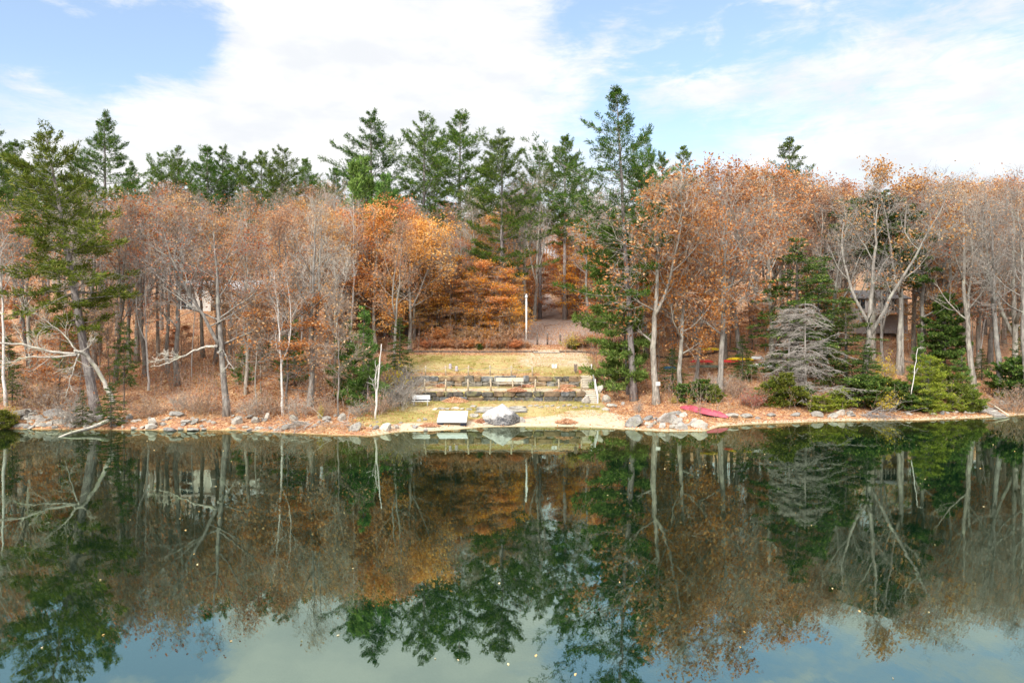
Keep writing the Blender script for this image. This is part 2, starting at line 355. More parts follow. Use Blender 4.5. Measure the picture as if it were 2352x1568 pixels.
def ground_mat():
    m, t, out = mat_base('ground'); geo = t.node('ShaderNodeNewGeometry').outputs['Position']
    at = t.node('ShaderNodeAttribute'); at.attribute_name = 'cover'; s = t.node('ShaderNodeSeparateColor'); t.l.new(at.outputs['Color'], s.inputs[0])
    fine = t.noise(geo, 6., 4, .7); mid = t.noise(geo, 1.3, 5, .6); big = t.noise(geo, .25, 3)
    vor = t.node('ShaderNodeTexVoronoi'); t.l.new(geo, vor.inputs['Vector']); vor.inputs['Scale'].default_value = 7.
    vc = t.node('ShaderNodeSeparateColor'); t.l.new(vor.outputs['Color'], vc.inputs[0])
    leaf = t.ramp(vc.outputs[0], [(0, (.22, .105, .06)), (.3, (.38, .20, .10)), (.65, (.53, .31, .155)), (1, (.66, .47, .28))])
    leaf = t.mix(t.sstep(mid, .35, .7), leaf, (.30, .155, .10)); leaf = t.mix(t.m('MULTIPLY', t.sstep(big, .5, .72), .4), leaf, (.20, .16, .08))
    sand = t.mix(t.sstep(fine, .3, .7), (.44, .35, .24), (.56, .46, .335)); sand = t.mix(t.m('MULTIPLY', t.sstep(mid, .5, .7), .35), sand, (.44, .33, .18))
    gr = t.mix(t.sstep(mid, .36, .58), (.16, .145, .03), (.36, .30, .11)); gr = t.mix(t.sstep(big, .42, .62), gr, (.42, .34, .16)); gr = t.mix(t.m('MULTIPLY', t.sstep(fine, .45, .7), .5), gr, (.28, .2, .08))
    gv = t.mix(fine, (.24, .18, .15), (.38, .29, .245))
    edge = t.m('MULTIPLY', t.m('SUBTRACT', t.noise(geo, 2.2, 5, .7), .5), 1.1)
    f = lambda ch, k=1.: t.sstep(t.m('ADD', ch, t.m('MULTIPLY', edge, k)), .3, .62)
    c = t.mix(f(s.outputs[2]), leaf, gv); c = t.mix(f(s.outputs[1], .5), c, gr); c = t.mix(f(s.outputs[0]), c, sand)
    c = t.mix(t.m('MULTIPLY', t.m('MULTIPLY', t.sstep(vc.outputs[1], .6, .64), t.sstep(t.noise(geo, .7, 4, .6), .42, .62)), .85), c, leaf)
    sp = t.node('ShaderNodeSeparateXYZ'); t.l.new(geo, sp.inputs[0]); z = sp.outputs[2]
    wet = t.mix(t.sstep(z, -.30, -.01), (.20, .17, .045), (.36, .28, .13)); wet = t.mix(t.sstep(z, -1.15, -.25), (.003, .018, .008), wet)  # bed darkens with depth; light absorbed by the water is put in its colour
    c = t.mix(t.sstep(z, -.02, .05), wet, c)
    principled(t, out, c, .95, .1, t.m('ADD', fine, vor.outputs['Distance']), .5, .05); return m
M_GROUND = ground_mat(); make_ground()

def water():
    m, t, out = mat_base('water'); geo = t.node('ShaderNodeNewGeometry').outputs['Position']
    n = t.m('ADD', t.m('MULTIPLY', t.noise(t.mapping(geo, (.5, .16, 1)), 1., 3, .5), 1.), t.m('MULTIPLY', t.noise(t.mapping(geo, (3.5, 1.1, 1)), 1., 3, .6), .12))
    amp = t.sstep(t.noise(t.mapping(geo, (.03, .06, 1)), 1., 2), .35, .7, .5, 1.)
    bn = t.node('ShaderNodeBump'); t.l.new(t.m('MULTIPLY', n, amp), bn.inputs['Height']); bn.inputs['Strength'].default_value = .17; bn.inputs['Distance'].default_value = .05
    gl = t.node('ShaderNodeBsdfGlossy'); gl.inputs['Color'].default_value = (.58, .715, .60, 1); gl.inputs['Roughness'].default_value = .015; t.l.new(bn.outputs[0], gl.inputs['Normal'])
    tr = t.node('ShaderNodeBsdfTransparent'); tr.inputs['Color'].default_value = (.92, .95, .80, 1)
    body = t.node('ShaderNodeBsdfDiffuse'); body.inputs['Color'].default_value = (.007, .042, .021, 1)
    fr = t.node('ShaderNodeFresnel'); fr.inputs['IOR'].default_value = 1.33; t.l.new(bn.outputs[0], fr.inputs['Normal'])
    fac = t.m('MULTIPLY_ADD', fr.outputs[0], .42, WATER_F, clamp=True)
    mb = t.node('ShaderNodeMixShader'); mb.inputs[0].default_value = .2; t.l.new(tr.outputs[0], mb.inputs[1]); t.l.new(body.outputs[0], mb.inputs[2])
    mx = t.node('ShaderNodeMixShader'); t.put(mx.inputs[0], fac); t.l.new(mb.outputs[0], mx.inputs[1]); t.l.new(gl.outputs[0], mx.inputs[2]); t.l.new(mx.outputs[0], out.inputs[0])
    g = G(); g.add([(-600, -400, 0), (600, -400, 0), (600, 200, 0), (-600, 200, 0)], [(0, 1, 2, 3)])
    o = obj('water', g, m); o['kind'] = 'structure'
WATER_F = .49
water()
# ------------------------------------------------------------------ tree prototypes
def trunk_path(H, lean, wob, rg, n=14):
    t = np.linspace(0, 1, n + 1); w = np.cumsum(rg.normal(0, wob, (n + 1, 2)), 0) * H / n; w -= w[0]
    P = np.stack([lean[0] * H * t + w[:, 0], lean[1] * H * t + w[:, 1], H * t], -1); P[0, 2] = -.5; return P
def at_path(P, s):
    x = np.clip(s, 0, 1) * (len(P) - 1); i = np.minimum(x.astype(int), len(P) - 2); f = (x - i)[:, None]; return P[i] * (1 - f) + P[i + 1] * f

def decid(seed, H=20, r0=.22, cs=.3, spread=.30, nl=13, nt=5, leaves=0, lsize=.2, lmat=None, bk=None, tw=None, up=.10, ang=(70, 28), flat=0., fork=0, wob=.06, twig_r=.0095, lean=(0, 0), crown_pow=.6, lj=.35, broken=False):
    """broadleaf tree: trunk mesh (stem and limbs) and crown mesh (twigs and leaves)"""
    rg = np.random.default_rng(seed); T = G(); C = G()
    P = trunk_path(H * (.8 if fork else .97), lean, wob, rg); n = len(P); tt = np.linspace(0, 1, n)
    R = r0 * ((1 - tt) ** .8 * .93 + .07); R[0] *= 1.5; R[1] *= 1.08
    stems = [(P, R)]
    for k in range(fork):
        s = rg.uniform(.25, .5); i = int(s * (n - 1)); a = rg.uniform(0, 2 * pi)
        q = grow(P[i][None], [[cos(a) * .55, sin(a) * .3, 1]], [H * (.93 - s)], 10, .09, [0, 0, .16], rg)[0]
        stems.append((q, R[i] * .75 * ((1 - np.linspace(0, 1, 11)) ** .8 * .93 + .07)))
    if not broken:
        for p, r in stems: T.tube(p, r, 9)
    L1, R1, H1 = [], [], []
    for si, (p, r) in enumerate(stems):
        m = max(4, int(nl / len(stems) + .5)); lo = cs if si == 0 else .15
        s = lo + (.98 - lo) * (np.arange(m) + rg.random(m)) / m
        az = np.arange(m) * 2.4 + rg.uniform(0, 6) + rg.normal(0, .4, m); f = (s - lo) / (1 - lo)
        an = np.radians(ang[0] + (ang[1] - ang[0]) * f + rg.normal(0, 8, m))
        d = np.stack([np.cos(az) * np.sin(an), np.sin(az) * np.sin(an), np.cos(an)], -1)
        L = H * spread * (np.clip(1 - f, 0, 1) ** crown_pow * .75 + .3) * rg.uniform(.65, 1.2, m) * (.55 + .45 * np.minimum(1, f * 4 + .3))
        L1.append(grow(at_path(p, s), d, L, 6, .13, [0, 0, up * (1 - flat)], rg)); R1.append(np.interp(s, np.linspace(0, 1, len(r)), r) * .5)
    L1 = np.concatenate(L1); R1 = np.concatenate(R1); tap = lambda m: (1 - np.linspace(0, 1, m)) ** .7 * .85 + .15
    v, f = tubes(L1, R1[:, None] * tap(7), 5); T.add(v, f, 0, True)
    len1 = np.linalg.norm(L1[:, -1] - L1[:, 0], axis=-1)
    p, d, s = spawn(L1, 7, .2, 1., radians(48), .25, rg, flat > 0); par = np.repeat(np.arange(len(L1)), 7)
    l2 = len1[par] * (.55 - .28 * s) * rg.uniform(.7, 1.25, len(p)) + .25
    P2 = grow(p, d, l2, 4, .16, [0, 0, up * .8 * (1 - flat)], rg); r2 = np.maximum(R1[par] * .42 * (1 - .5 * s), twig_r * 1.5)
    v, f = tubes(P2, r2[:, None] * tap(5), 4); T.add(v, f, 0, True)
    p, d, s3 = spawn(P2, nt, .15, 1., radians(45), .3, rg, flat > 0); par2 = np.repeat(np.arange(len(P2)), nt)
    l3 = l2[par2] * (.6 - .25 * s3) * rg.uniform(.6, 1.3, len(p)) + .15
    P3 = grow(p, d, l3, 3, .2, [0, 0, up * (1 - flat)], rg); v, f = tubes(P3, np.full((len(P3), 1), twig_r * 1.25) * tap(4), 3); C.add(v, f, 0)
    p, d, s4 = spawn(P3, 3, .2, 1., radians(42), .3, rg, flat > 0); l4 = l3[np.repeat(np.arange(len(P3)), 3)] * .6 * rg.uniform(.6, 1.3, len(p)) + .1
    P4 = grow(p, d, l4, 2, .2, [0, 0, up * (1 - flat)], rg); v, f = tubes(P4, np.full((len(P4), 1), twig_r) * tap(3), 3); C.add(v, f, 0)
    if leaves:
        Q = np.concatenate([P3[:, 1:].reshape(-1, 3), P4[:, 1:].reshape(-1, 3)])
        # leaf clusters gather on some boughs more than others
        w = .25 + fbm(Q[:, 0] * .55 + Q[:, 2] * .3, Q[:, 1] * .55 - Q[:, 2] * .5, seed) ** 4 * 14; idx = rg.choice(len(Q), leaves, p=w / w.sum())
        pos = Q[idx] + rg.normal(0, lj, (leaves, 3)) * [1, 1, .8 - .6 * flat]
        v, f = quads(pos, lsize, rg, .55 * flat); C.add(v, f, 1)
    return T.mesh('trunk', bk), C.mesh('crown', [tw, lmat or L_BROWN])

def conifer(seed, H=30, r0=.33, cs=.3, bl=.16, whorls=24, per=5, e0=-8, e1=55, upb=.10, tuft=.42, tw=.035, ntuft=4, blades=6, nsec=9, prof='pine', gaps=.12, mat=None, bk=None, droop=0., lean=(0, 0), wob=.012, dead_low=6, sec=.42, side=None, bmin=.25, fdens=1., trunk_path_=None):
    rg = np.random.default_rng(seed); T = G(); C = G()
    P = trunk_path(H, lean, wob, rg, 16) if trunk_path_ is None else np.array(trunk_path_, float); n = len(P); tt = np.linspace(0, 1, n)
    R = r0 * ((1 - tt) ** .85 * .96 + .04); R[0] *= 1.35; T.tube(P, R, 10)
    s, az = [], []
    for w in range(whorls):
        c = cs + (1 - cs) * (w + .5) / whorls; k = per + rg.integers(-1, 2)
        a0 = rg.uniform(0, 6.28)
        for q in range(max(2, k)):
            if rg.random() < gaps: continue
            s.append(c + rg.normal(0, .35) * (1 - cs) / whorls); az.append(a0 + q * 2 * pi / max(2, k) + rg.normal(0, .3))
    s = np.clip(np.array(s), cs * .9, .992); az = np.array(az); m = len(s); f = np.clip((s - cs) / (1 - cs), 0, 1)
    if prof == 'pine': pr = np.minimum(1, (1 - f) * 1.7 + .17) * (.66 + .34 * np.minimum(1, f * 5)) * (.62 + .5 * np.sin(f * 17 + seed) ** 2)
    elif prof == 'cone': pr = ((1 - f) ** .9 + .06) * (.7 + .45 * np.sin(f * 23 + seed) ** 2)
    else: pr = np.sqrt(np.clip(1 - f, 0, 1)) * (.6 + .4 * np.minimum(1, f * 3)) + .06
    L = H * bl * pr * rg.uniform(1 - bmin * 2, 1 + bmin, m)
    if side is not None: L *= 1 + side[1] * np.cos(az - side[0])
    L = np.maximum(L, .35)
    e = np.radians(e0 + (e1 - e0) * f ** 1.6 + rg.normal(0, 6, m))
    d = np.stack([np.cos(az) * np.cos(e), np.sin(az) * np.cos(e), np.sin(e)], -1)
    B = grow(at_path(P, s), d, L, 6, .06, [0, 0, upb - droop], rg); rb = np.interp(s, tt, R) * .22 * (L / L.max()) ** .5 + .012
    tap = lambda k: (1 - np.linspace(0, 1, k)) ** .8 * .85 + .15
    v, F = tubes(B, rb[:, None] * tap(7), 4); T.add(v, F, 0, True)
    if dead_low:
        sd = rg.uniform(cs * .35, cs, dead_low); a = rg.uniform(0, 6.28, dead_low); dd = np.stack([np.cos(a), np.sin(a), np.full(dead_low, .05)], -1)
        v, F = tubes(grow(at_path(P, sd), dd, rg.uniform(.8, 2.6, dead_low), 4, .2, [0, 0, -.05], rg), np.full((dead_low, 5), .03) * tap(5), 3); T.add(v, F, 0)
    p, d2, s2 = spawn(B, nsec, .22, 1., radians(52), .15, rg, True); par = np.repeat(np.arange(m), nsec)
    l2 = L[par] * sec * (1.05 - s2 * .8) * rg.uniform(.6, 1.2, len(p)) + .15; d2 = d2 + [0, 0, .12 - droop * 2]
    S = grow(p, d2, l2, 3, .1, [0, 0, upb * 1.2 - droop * 2], rg); v, F = tubes(S, np.full((len(S), 1), .014) * tap(4), 3); C.add(v, F, 0)
    # needle tufts sit on the outer part of every side twig and bough tip
    A = np.concatenate([S, B[:, -4:]]); kk = max(1, int(ntuft))
    q, dq, sq = spawn(A, kk, .2, 1.02, radians(25), .3, rg); sl = np.concatenate([np.repeat(L, nsec), L]); keep = rg.random(len(q)) < fdens * min(1, ntuft / kk) * np.clip(np.repeat(sl, kk) / (L.max() * .5), .5, 1); q, dq = q[keep], norm(dq[keep])
    N = len(q); q = np.repeat(q, blades, 0); dq = np.repeat(dq, blades, 0)
    bd = norm(dq * 1.0 + rg.normal(0, .48, dq.shape) + [0, 0, .22 - droop * 1.4]); q = q + rg.normal(0, tuft * .18, q.shape)
    sd = norm(np.cross(bd, rg.normal(0, 1, bd.shape))); fl = np.clip(np.repeat(np.repeat(sl, kk)[keep], blades) / L.max() * 1.8 + .1, .45, 1)[:, None]; ln = tuft * fl * rg.uniform(.55, 1.15, (len(q), 1)); hw = tw * rg.uniform(.7, 1.3, (len(q), 1))
    V = np.stack([q - sd * hw * .5, q + bd * ln * .55 - sd * hw, q + bd * ln, q + bd * ln * .5 + sd * hw], 1).reshape(-1, 3)
    C.add(V, np.arange(len(q) * 4).reshape(-1, 4), 1)
    return T.mesh('trunk', bk or MB_PINE), C.mesh('crown', [M_TWIG, mat or N_PINE])

def bush(seed, H=2., n=22, spread=.8, leaves=0, lsize=.11, lmat=None, twm=None, arch=-.05, kids=7, kids2=4, r=.012):
    rg = np.random.default_rng(seed); T = G(); C = G(); a = rg.uniform(0, 6.28, n); rr = rg.random(n) ** .5 * H * .22
    p0 = np.stack([np.cos(a) * rr, np.sin(a) * rr, np.full(n, -.1)], -1); d = np.stack([np.cos(a) * spread * rg.random(n), np.sin(a) * spread * rg.random(n), np.ones(n)], -1)
    S = grow(p0, d, H * rg.uniform(.6, 1.15, n), 6, .12, [0, 0, arch], rg); v, f = tubes(S, np.full((n, 1), r * 1.4) * (1 - np.linspace(0, 1, 7) * .7), 4); T.add(v, f, 0)
    p, d, s = spawn(S, kids, .2, 1., radians(38), .25, rg); P2 = grow(p, d, H * .38 * rg.uniform(.5, 1.2, len(p)), 3, .15, [0, 0, .02], rg); v, f = tubes(P2, np.full((len(P2), 4), r * .8), 3); T.add(v, f, 0)
    p, d, s = spawn(P2, kids2, .1, 1., radians(38), .25, rg); P3 = grow(p, d, H * .18 * rg.uniform(.5, 1.3, len(p)), 2, .15, [0, 0, .02], rg); v, f = tubes(P3, np.full((len(P3), 3), r * .65), 3); C.add(v, f, 0)
    if leaves:
        Q = np.concatenate([P2[:, 1:].reshape(-1, 3), P3.reshape(-1, 3)]); Q = Q[rg.integers(0, len(Q), leaves)] + rg.normal(0, H * .05, (leaves, 3)); v, f = quads(Q, lsize, rg, .2); C.add(v, f, 1)
    return T.mesh('stems', twm or M_TWIG), C.mesh('foliage', [twm or M_TWIG, lmat or L_BROWN])
def evbush(seed, H=2., R=1.1, n=60, mat=None, tuft=.22, dens=1.):
    return conifer(seed, H=H, r0=.05, cs=.04, bl=R / H, whorls=int(9 * dens) + 3, per=6, e0=0, e1=50, upb=.06, tuft=tuft, tw=.03, ntuft=4, blades=6, nsec=8, prof='round', gaps=.25, mat=mat or N_HEM, bk=MB_DARK, dead_low=0, sec=.5, bmin=.42)

PROTO = {}
def proto(key, fn): PROTO[key] = (fn, None)
def get(key):
    fn, v = PROTO[key]
    if v is None:
        v = fn(); PROTO[key] = (fn, v)
        if v[1].vertices: # the true height of what grew
            c = np.empty(len(v[1].vertices) * 3, np.float32); v[1].vertices.foreach_get('co', c); HH[key] = float(np.percentile(c[2::3], 99.7))
    return v
HH = {}
for i in range(4):
    proto(f'bare{i}', lambda i=i: decid(100 + i, 20, .27, [.34, .42, .3, .45][i], .25, 15, 5, 260, .17, L_BROWN, MB_GREY, M_TWIG, fork=[1, 0, 2, 1][i], ang=(58, 22), up=.13)); HH[f'bare{i}'] = 20
for i in range(3):
    proto(f'rosy{i}', lambda i=i: decid(120 + i, 17, .19, .32, .27, 13, 5, 2000, .17, [L_BROWN, L_RUSSET, L_BROWN][i], MB_GREY, M_TWIGR, fork=[1, 0, 1][i], ang=(62, 24), up=.12)); HH[f'rosy{i}'] = 17
for i in range(4):
    proto(f'russet{i}', lambda i=i: decid(140 + i, 18, .22, .30, .30, 15, 6, 3300, .21, L_RUSSET, MB_GREY, M_TWIG, fork=[1, 0, 1, 0][i], ang=(70, 26), up=.09, lj=.24)); HH[f'russet{i}'] = 18
for i in range(3):
    proto(f'orange{i}', lambda i=i: decid(160 + i, 16, .20, .22, .30, 15, 6, 7200, .22, L_ORANGE, MB_GREY, M_TWIG, fork=[0, 1, 0][i], ang=(74, 30), up=.07)); HH[f'orange{i}'] = 16
for i in range(4):
    proto(f'beech{i}', lambda i=i: decid(180 + i, 9, .09, .12, .36, 20, 6, 5200, .18, [L_GOLD, L_ORANGE, L_ORANGE, L_GOLD][i], MB_DARK, M_TWIG, ang=(86, 50), up=.03, flat=.75, lj=.22)); HH[f'beech{i}'] = 9
for i in range(3):
    proto(f'sapling{i}', lambda i=i: decid(190 + i, 7, .05, .25, .24, 12, 5, [500, 900, 300][i], .15, [L_BROWN, L_RUSSET, L_BROWN][i], MB_GREY, M_TWIGR, ang=(55, 25), up=.1, twig_r=.009)); HH[f'sapling{i}'] = 7
for i in range(2):
    proto(f'birch{i}', lambda i=i: decid(200 + i, 17, .13, .42, .2, 12, 5, [200, 900][i], .16, L_RUSSET, MB_BIRCH, M_TWIG, fork=i, ang=(50, 22), up=.14)); HH[f'birch{i}'] = 17
for i in range(5):
    proto(f'pine{i}', lambda i=i: conifer(220 + i, 30, .36, [.36, .32, .40, .28, .42][i], [.20, .21, .195, .205, .21][i], [18, 19, 17, 20, 16][i], 6, tuft=.5, tw=.03, blades=7, nsec=12, ntuft=5, gaps=[.12, .14, .1, .22, .2][i], upb=[.1, .13, .12, .08, .11][i], e0=2, e1=46, sec=.4, mat=N_PINE)); HH[f'pine{i}'] = 30
proto('pineb', lambda: conifer(240, 12, .18, .06, .26, 15, 6, tuft=.42, ntuft=4, prof='round', mat=N_PINEB, upb=.16, e0=12, bmin=.3)); HH['pineb'] = 12
proto('pineyoung', lambda: conifer(241, 8, .1, .05, .26, 13, 5, tuft=.36, tw=.026, ntuft=4, prof='cone', mat=N_PINEB, upb=.12, e0=5, gaps=.15)); HH['pineyoung'] = 8
proto('rusty', lambda: decid(150, 19, .27, .36, .30, 15, 6, 1500, .19, L_RUSSET, MB_GREY, M_TWIG, fork=1, ang=(72, 26), up=.08, lj=.25)); HH['rusty'] = 19
proto('roundever', lambda: conifer(256, 9, .13, .2, .30, 16, 7, e0=-4, e1=40, upb=.05, droop=.01, tuft=.3, tw=.04, ntuft=6, blades=6, nsec=10, prof='round', mat=N_HEM, bk=MB_DARK, dead_low=0, gaps=.05)); HH['roundever'] = 9
proto('highever', lambda: conifer(257, 14, .2, .6, .26, 14, 6, e0=-4, e1=40, upb=.03, droop=.02, tuft=.32, tw=.04, ntuft=5, blades=6, nsec=9, prof='round', mat=N_HEM, bk=MB_GREY, dead_low=0, gaps=.15)); HH['highever'] = 14
proto('fir', lambda: conifer(242, 22, .25, .35, .24, 22, 6, tuft=.36, ntuft=4, prof='cone', mat=N_PINE, upb=.05, e0=-6, e1=40, gaps=.05, bmin=.12)); HH['fir'] = 22
for i in range(3):
    proto(f'hemlock{i}', lambda i=i: conifer(250 + i, 13, .17, [.06, .1, .3][i], [.25, .24, .28][i], 20, 6, e0=-5, e1=30, upb=.01, droop=.045, bmin=.34, tuft=.26, tw=.035, ntuft=4, blades=5, nsec=9, prof=['cone', 'cone', 'round'][i], mat=[N_HEM, N_HEM, N_HEM][i], bk=MB_DARK, dead_low=0, gaps=.12)); HH[f'hemlock{i}'] = 13
proto('twig0', lambda: bush(300, 2.6, 26, .9, 220, .1, L_BROWN, M_TWIG)); HH['twig0'] = 2.6
proto('twig1', lambda: bush(301, 2.2, 22, 1.1, 700, .1, L_BROWN, M_TWIGR)); HH['twig1'] = 2.2
proto('twig2', lambda: bush(302, 3.0, 20, .7, 60, .1, L_BROWN, M_TWIG)); HH['twig2'] = 3.0
proto('leafy0', lambda: bush(303, 1.6, 20, .9, 2600, .13, L_BROWN, M_TWIGR)); HH['leafy0'] = 1.6
proto('leafy1', lambda: bush(304, 1.6, 20, .9, 2600, .13, L_ORANGE, M_TWIGR)); HH['leafy1'] = 1.6
proto('redbush', lambda: bush(305, 2.0, 26, .8, 1700, .09, L_RED, M_TWIGR)); HH['redbush'] = 2.
proto('yelbush', lambda: bush(306, 1.6, 16, .9, 1300, .12, L_YEL, M_TWIG)); HH['yelbush'] = 1.6
for i in range(2):
    proto(f'ever{i}', lambda i=i: evbush(310 + i, 2.2, 1.4, mat=[N_HEM, N_OLIVE][i])); HH[f'ever{i}'] = 2.2
proto('lime', lambda: evbush(312, 1.8, 1.9, mat=N_LIME, tuft=.2)); HH['lime'] = 1.8

NAMES = dict(highever='hemlock_tree', rusty='oak_tree', roundever='evergreen_tree', bare='bare_tree', rosy='bare_tree', russet='oak_tree', orange='maple_tree', beech='beech_tree', sapling='young_tree', birch='birch_tree', pine='pine_tree', pineb='pine_tree',
             pineyoung='young_pine', fir='fir_tree', hemlock='hemlock_tree', twig='twiggy_shrub', leafy='leafy_shrub', redbush='red_shrub', yelbush='yellow_shrub', ever='evergreen_shrub', lime='evergreen_shrub')
def base_key(k): return k if k in NAMES else k[:-1]
prng = random.Random(11)
USED = []
def plant(key, x, y, h, label, group=None, lean=0., leany=0., rz=None, w=1., z=None, cat=None):
    tm, cm = get(key); s = h / HH[key]; nm = NAMES[base_key(key)]
    c = cat or ('shrub' if 'shrub' in nm else 'tree')
    z = gz(x, y) if z is None else z
    rz = prng.uniform(0, 2 * pi) if rz is None else rz
    o = thing(nm, label, c, (x, y, z - .03), (-leany, lean, 0), group, (s * w, s * w, s))
    o.rotation_mode = 'ZXY'; o.rotation_euler = (-leany, lean, rz)
    if rz: # keep the lean in world terms whatever the turn
        from mathutils import Matrix
        o.rotation_mode = 'XYZ'; M = Matrix.Rotation(lean, 3, 'Y') @ Matrix.Rotation(-leany, 3, 'X') @ Matrix.Rotation(rz, 3, 'Z'); o.rotation_euler = M.to_euler()
    a = bpy.data.objects.new('stems' if c == 'shrub' else 'trunk', tm); link(a, o)
    b = bpy.data.objects.new('foliage' if c == 'shrub' else 'crown', cm); link(b, o)
    USED.append((x, y, h, key)); return o
def T(key, u, D, vtop, label, utop=None, **kw):
    """a tree at distance D on bearing u whose tip reaches the level vtop"""
    x, y = wx(u, D), D; z = gz(x, y); h = wz(vtop, D) - z
    lean = 0 if utop is None else math.atan2(wx(utop, D) - x, h)
    return plant(key, x, y, h, label, lean=lean, **kw)
# ------------------------------------------------------------------ trees that stand out in the photograph
SKY_PINES = 'pines whose tops stand above the wood'
# skyline pines
T('pine0', 240, 100, 258, 'tall ragged pine on the skyline behind the leaning shoreline pine, spiky top', group=SKY_PINES, w=1.15, rz=.4)
T('pine3', 178, 104, 348, 'lower dark pine standing directly beside the tall ragged skyline pine', group=SKY_PINES)
T('pine1', -18, 82, 285, 'tall pine cut off by the edge of the picture above the bare birch', group=SKY_PINES, w=1.1)
T('pine2', 35, 92, 325, 'dark pine half hidden behind the leaning shoreline pine near the edge', group=SKY_PINES)
T('pine4', 372, 120, 352, 'first of the low skyline pines beyond the pale hillside house, broad flat top', group=SKY_PINES)
T('pine1', 408, 118, 337, 'narrow forked skyline pine just beyond the broad flat-topped one above the house', group=SKY_PINES)
T('pine2', 478, 116, 338, 'rounded skyline pine standing over the wood directly above the pale house', group=SKY_PINES, w=1.25)
T('pine0', 512, 119, 335, 'dense skyline pine touching the rounded one above the pale house', group=SKY_PINES, w=1.2)
T('pine3', 556, 124, 350, 'thin skyline pine in the middle of the row above the pale house', group=SKY_PINES)
T('pine4', 600, 116, 348, 'skyline pine with spreading fingers beside the broad end pine of the row', group=SKY_PINES)
T('pine1', 648, 112, 338, 'broad full skyline pine near the end of the row above the pale house', group=SKY_PINES, w=1.3)
T('pine2', 700, 122, 364, 'last small pine of the skyline row before the gap of open sky', group=SKY_PINES)
T('pine3', 768, 128, 376, 'small distant pine on the skyline just after the gap of open sky', group=SKY_PINES, w=.8)
T('pine0', 853, 104, 254, 'tall full pine with fanned top, first of the three skyline giants', group=SKY_PINES, w=1.3, rz=1.)
T('pineb', 832, 88, 362, 'bright green bushy pine in front of the first skyline giant', w=1.0, group=None)
T('pineb', 884, 84, 402, 'small yellow-green bushy pine at the foot of the skyline giants', w=.8)
T('pine1', 975, 102, 262, 'second of the three skyline giants, with notched top and deep boughs', group=SKY_PINES, w=1.2, rz=2.)
T('pine2', 1058, 108, 260, 'third of the three skyline giants, with a smooth pointed dense top', group=SKY_PINES, w=1.25)
T('pine3', 1152, 90, 302, 'olive green pine with bare lower trunk standing alone above the amber maples', group=SKY_PINES, w=1.25, rz=.6)
T('pine4', 1240, 116, 335, 'thin pine half hidden behind the double-trunk pine at the drive', group=SKY_PINES)
T('pine2', 1297, 113, 312, 'tall narrow pine with double grey trunk at the edge of the gravel clearing', group=SKY_PINES, w=1.05)
T('pine1', 1482, 92, 312, 'dark feathery pine just behind the tallest pine', group=SKY_PINES, w=.95)
T('pine0', 1520, 100, 350, 'lower pine filling the gap behind the tallest pine', group=SKY_PINES)
T('fir', 1572, 108, 336, 'slim pine rising behind the russet oak crowns, beyond the tallest pine', group=SKY_PINES, w=.9)
T('fir', 1812, 116, 318, 'lone pointed conifer with layered boughs rising above the russet oaks', group=SKY_PINES, w=1.2)
for u, D, v, k, l in [(1885, 150, 428, 'pine2', 'small distant pine on the hill just past the lone pointed conifer'), (1940, 160, 436, 'pine0', 'faint distant pine on the hill skyline behind a bare treetop'),
                      (2062, 165, 432, 'pine1', 'distant dark pine on the hill behind the grey double-trunk tree'), (2255, 170, 418, 'pine3', 'distant pine on the far hill skyline behind bare twigs'), (110, 112, 372, 'pine4', 'dark distant pine seen through the boughs of the leaning shoreline pine'), (300, 116, 372, 'pine0', 'dark low pine on the skyline between the ragged pine and the row')]:
    T(k, u, D, v, l, group=SKY_PINES)

# the tallest pine, open crown with long boughs reaching towards the beach
PROTO['bigpine'] = (lambda: conifer(401, 31, .36, .34, .215, 20, 6, e0=-3, e1=48, upb=.07, tuft=.5, tw=.032, ntuft=5, blades=7, nsec=12, gaps=.14, mat=N_PINE, side=(pi, .28), bmin=.34, dead_low=4), None); HH['bigpine'] = 31; NAMES['bigpine'] = 'pine_tree'
T('bigpine', 1456, 66.5, 203, 'tallest pine, open tiered crown and dark trunk, standing behind the beach stairs', utop=1412, rz=0.001, w=1.05)
# low pine boughs beside the stairs
PROTO['sidepine'] = (lambda: conifer(402, 15, .16, .05, .27, 19, 6, e0=-10, e1=35, upb=.05, tuft=.5, tw=.045, ntuft=6, nsec=10, prof='round', mat=N_PINEB, gaps=.08, side=(pi, .4)), None); HH['sidepine'] = 15; NAMES['sidepine'] = 'pine_tree'
T('sidepine', 1442, 68.3, 500, 'bright green pine with drooping boughs beside the white handrail', utop=1425, rz=0.001, w=.82)
# leaning shoreline pine
PROTO['leanpine'] = (lambda: conifer(403, 24.5, .42, .30, .21, 21, 5, e0=-12, e1=45, upb=.05, tuft=.5, ntuft=4.6, blades=7, nsec=12, gaps=.12, mat=N_OLIVE, bmin=.3, dead_low=8, droop=.02), None); HH['leanpine'] = 24.5; NAMES['leanpine'] = 'pine_tree'
T('leanpine', 222, 57.5, 285, 'big leaning pine with pale grey trunk above the rubble shore', utop=98, rz=.3, w=1.0)

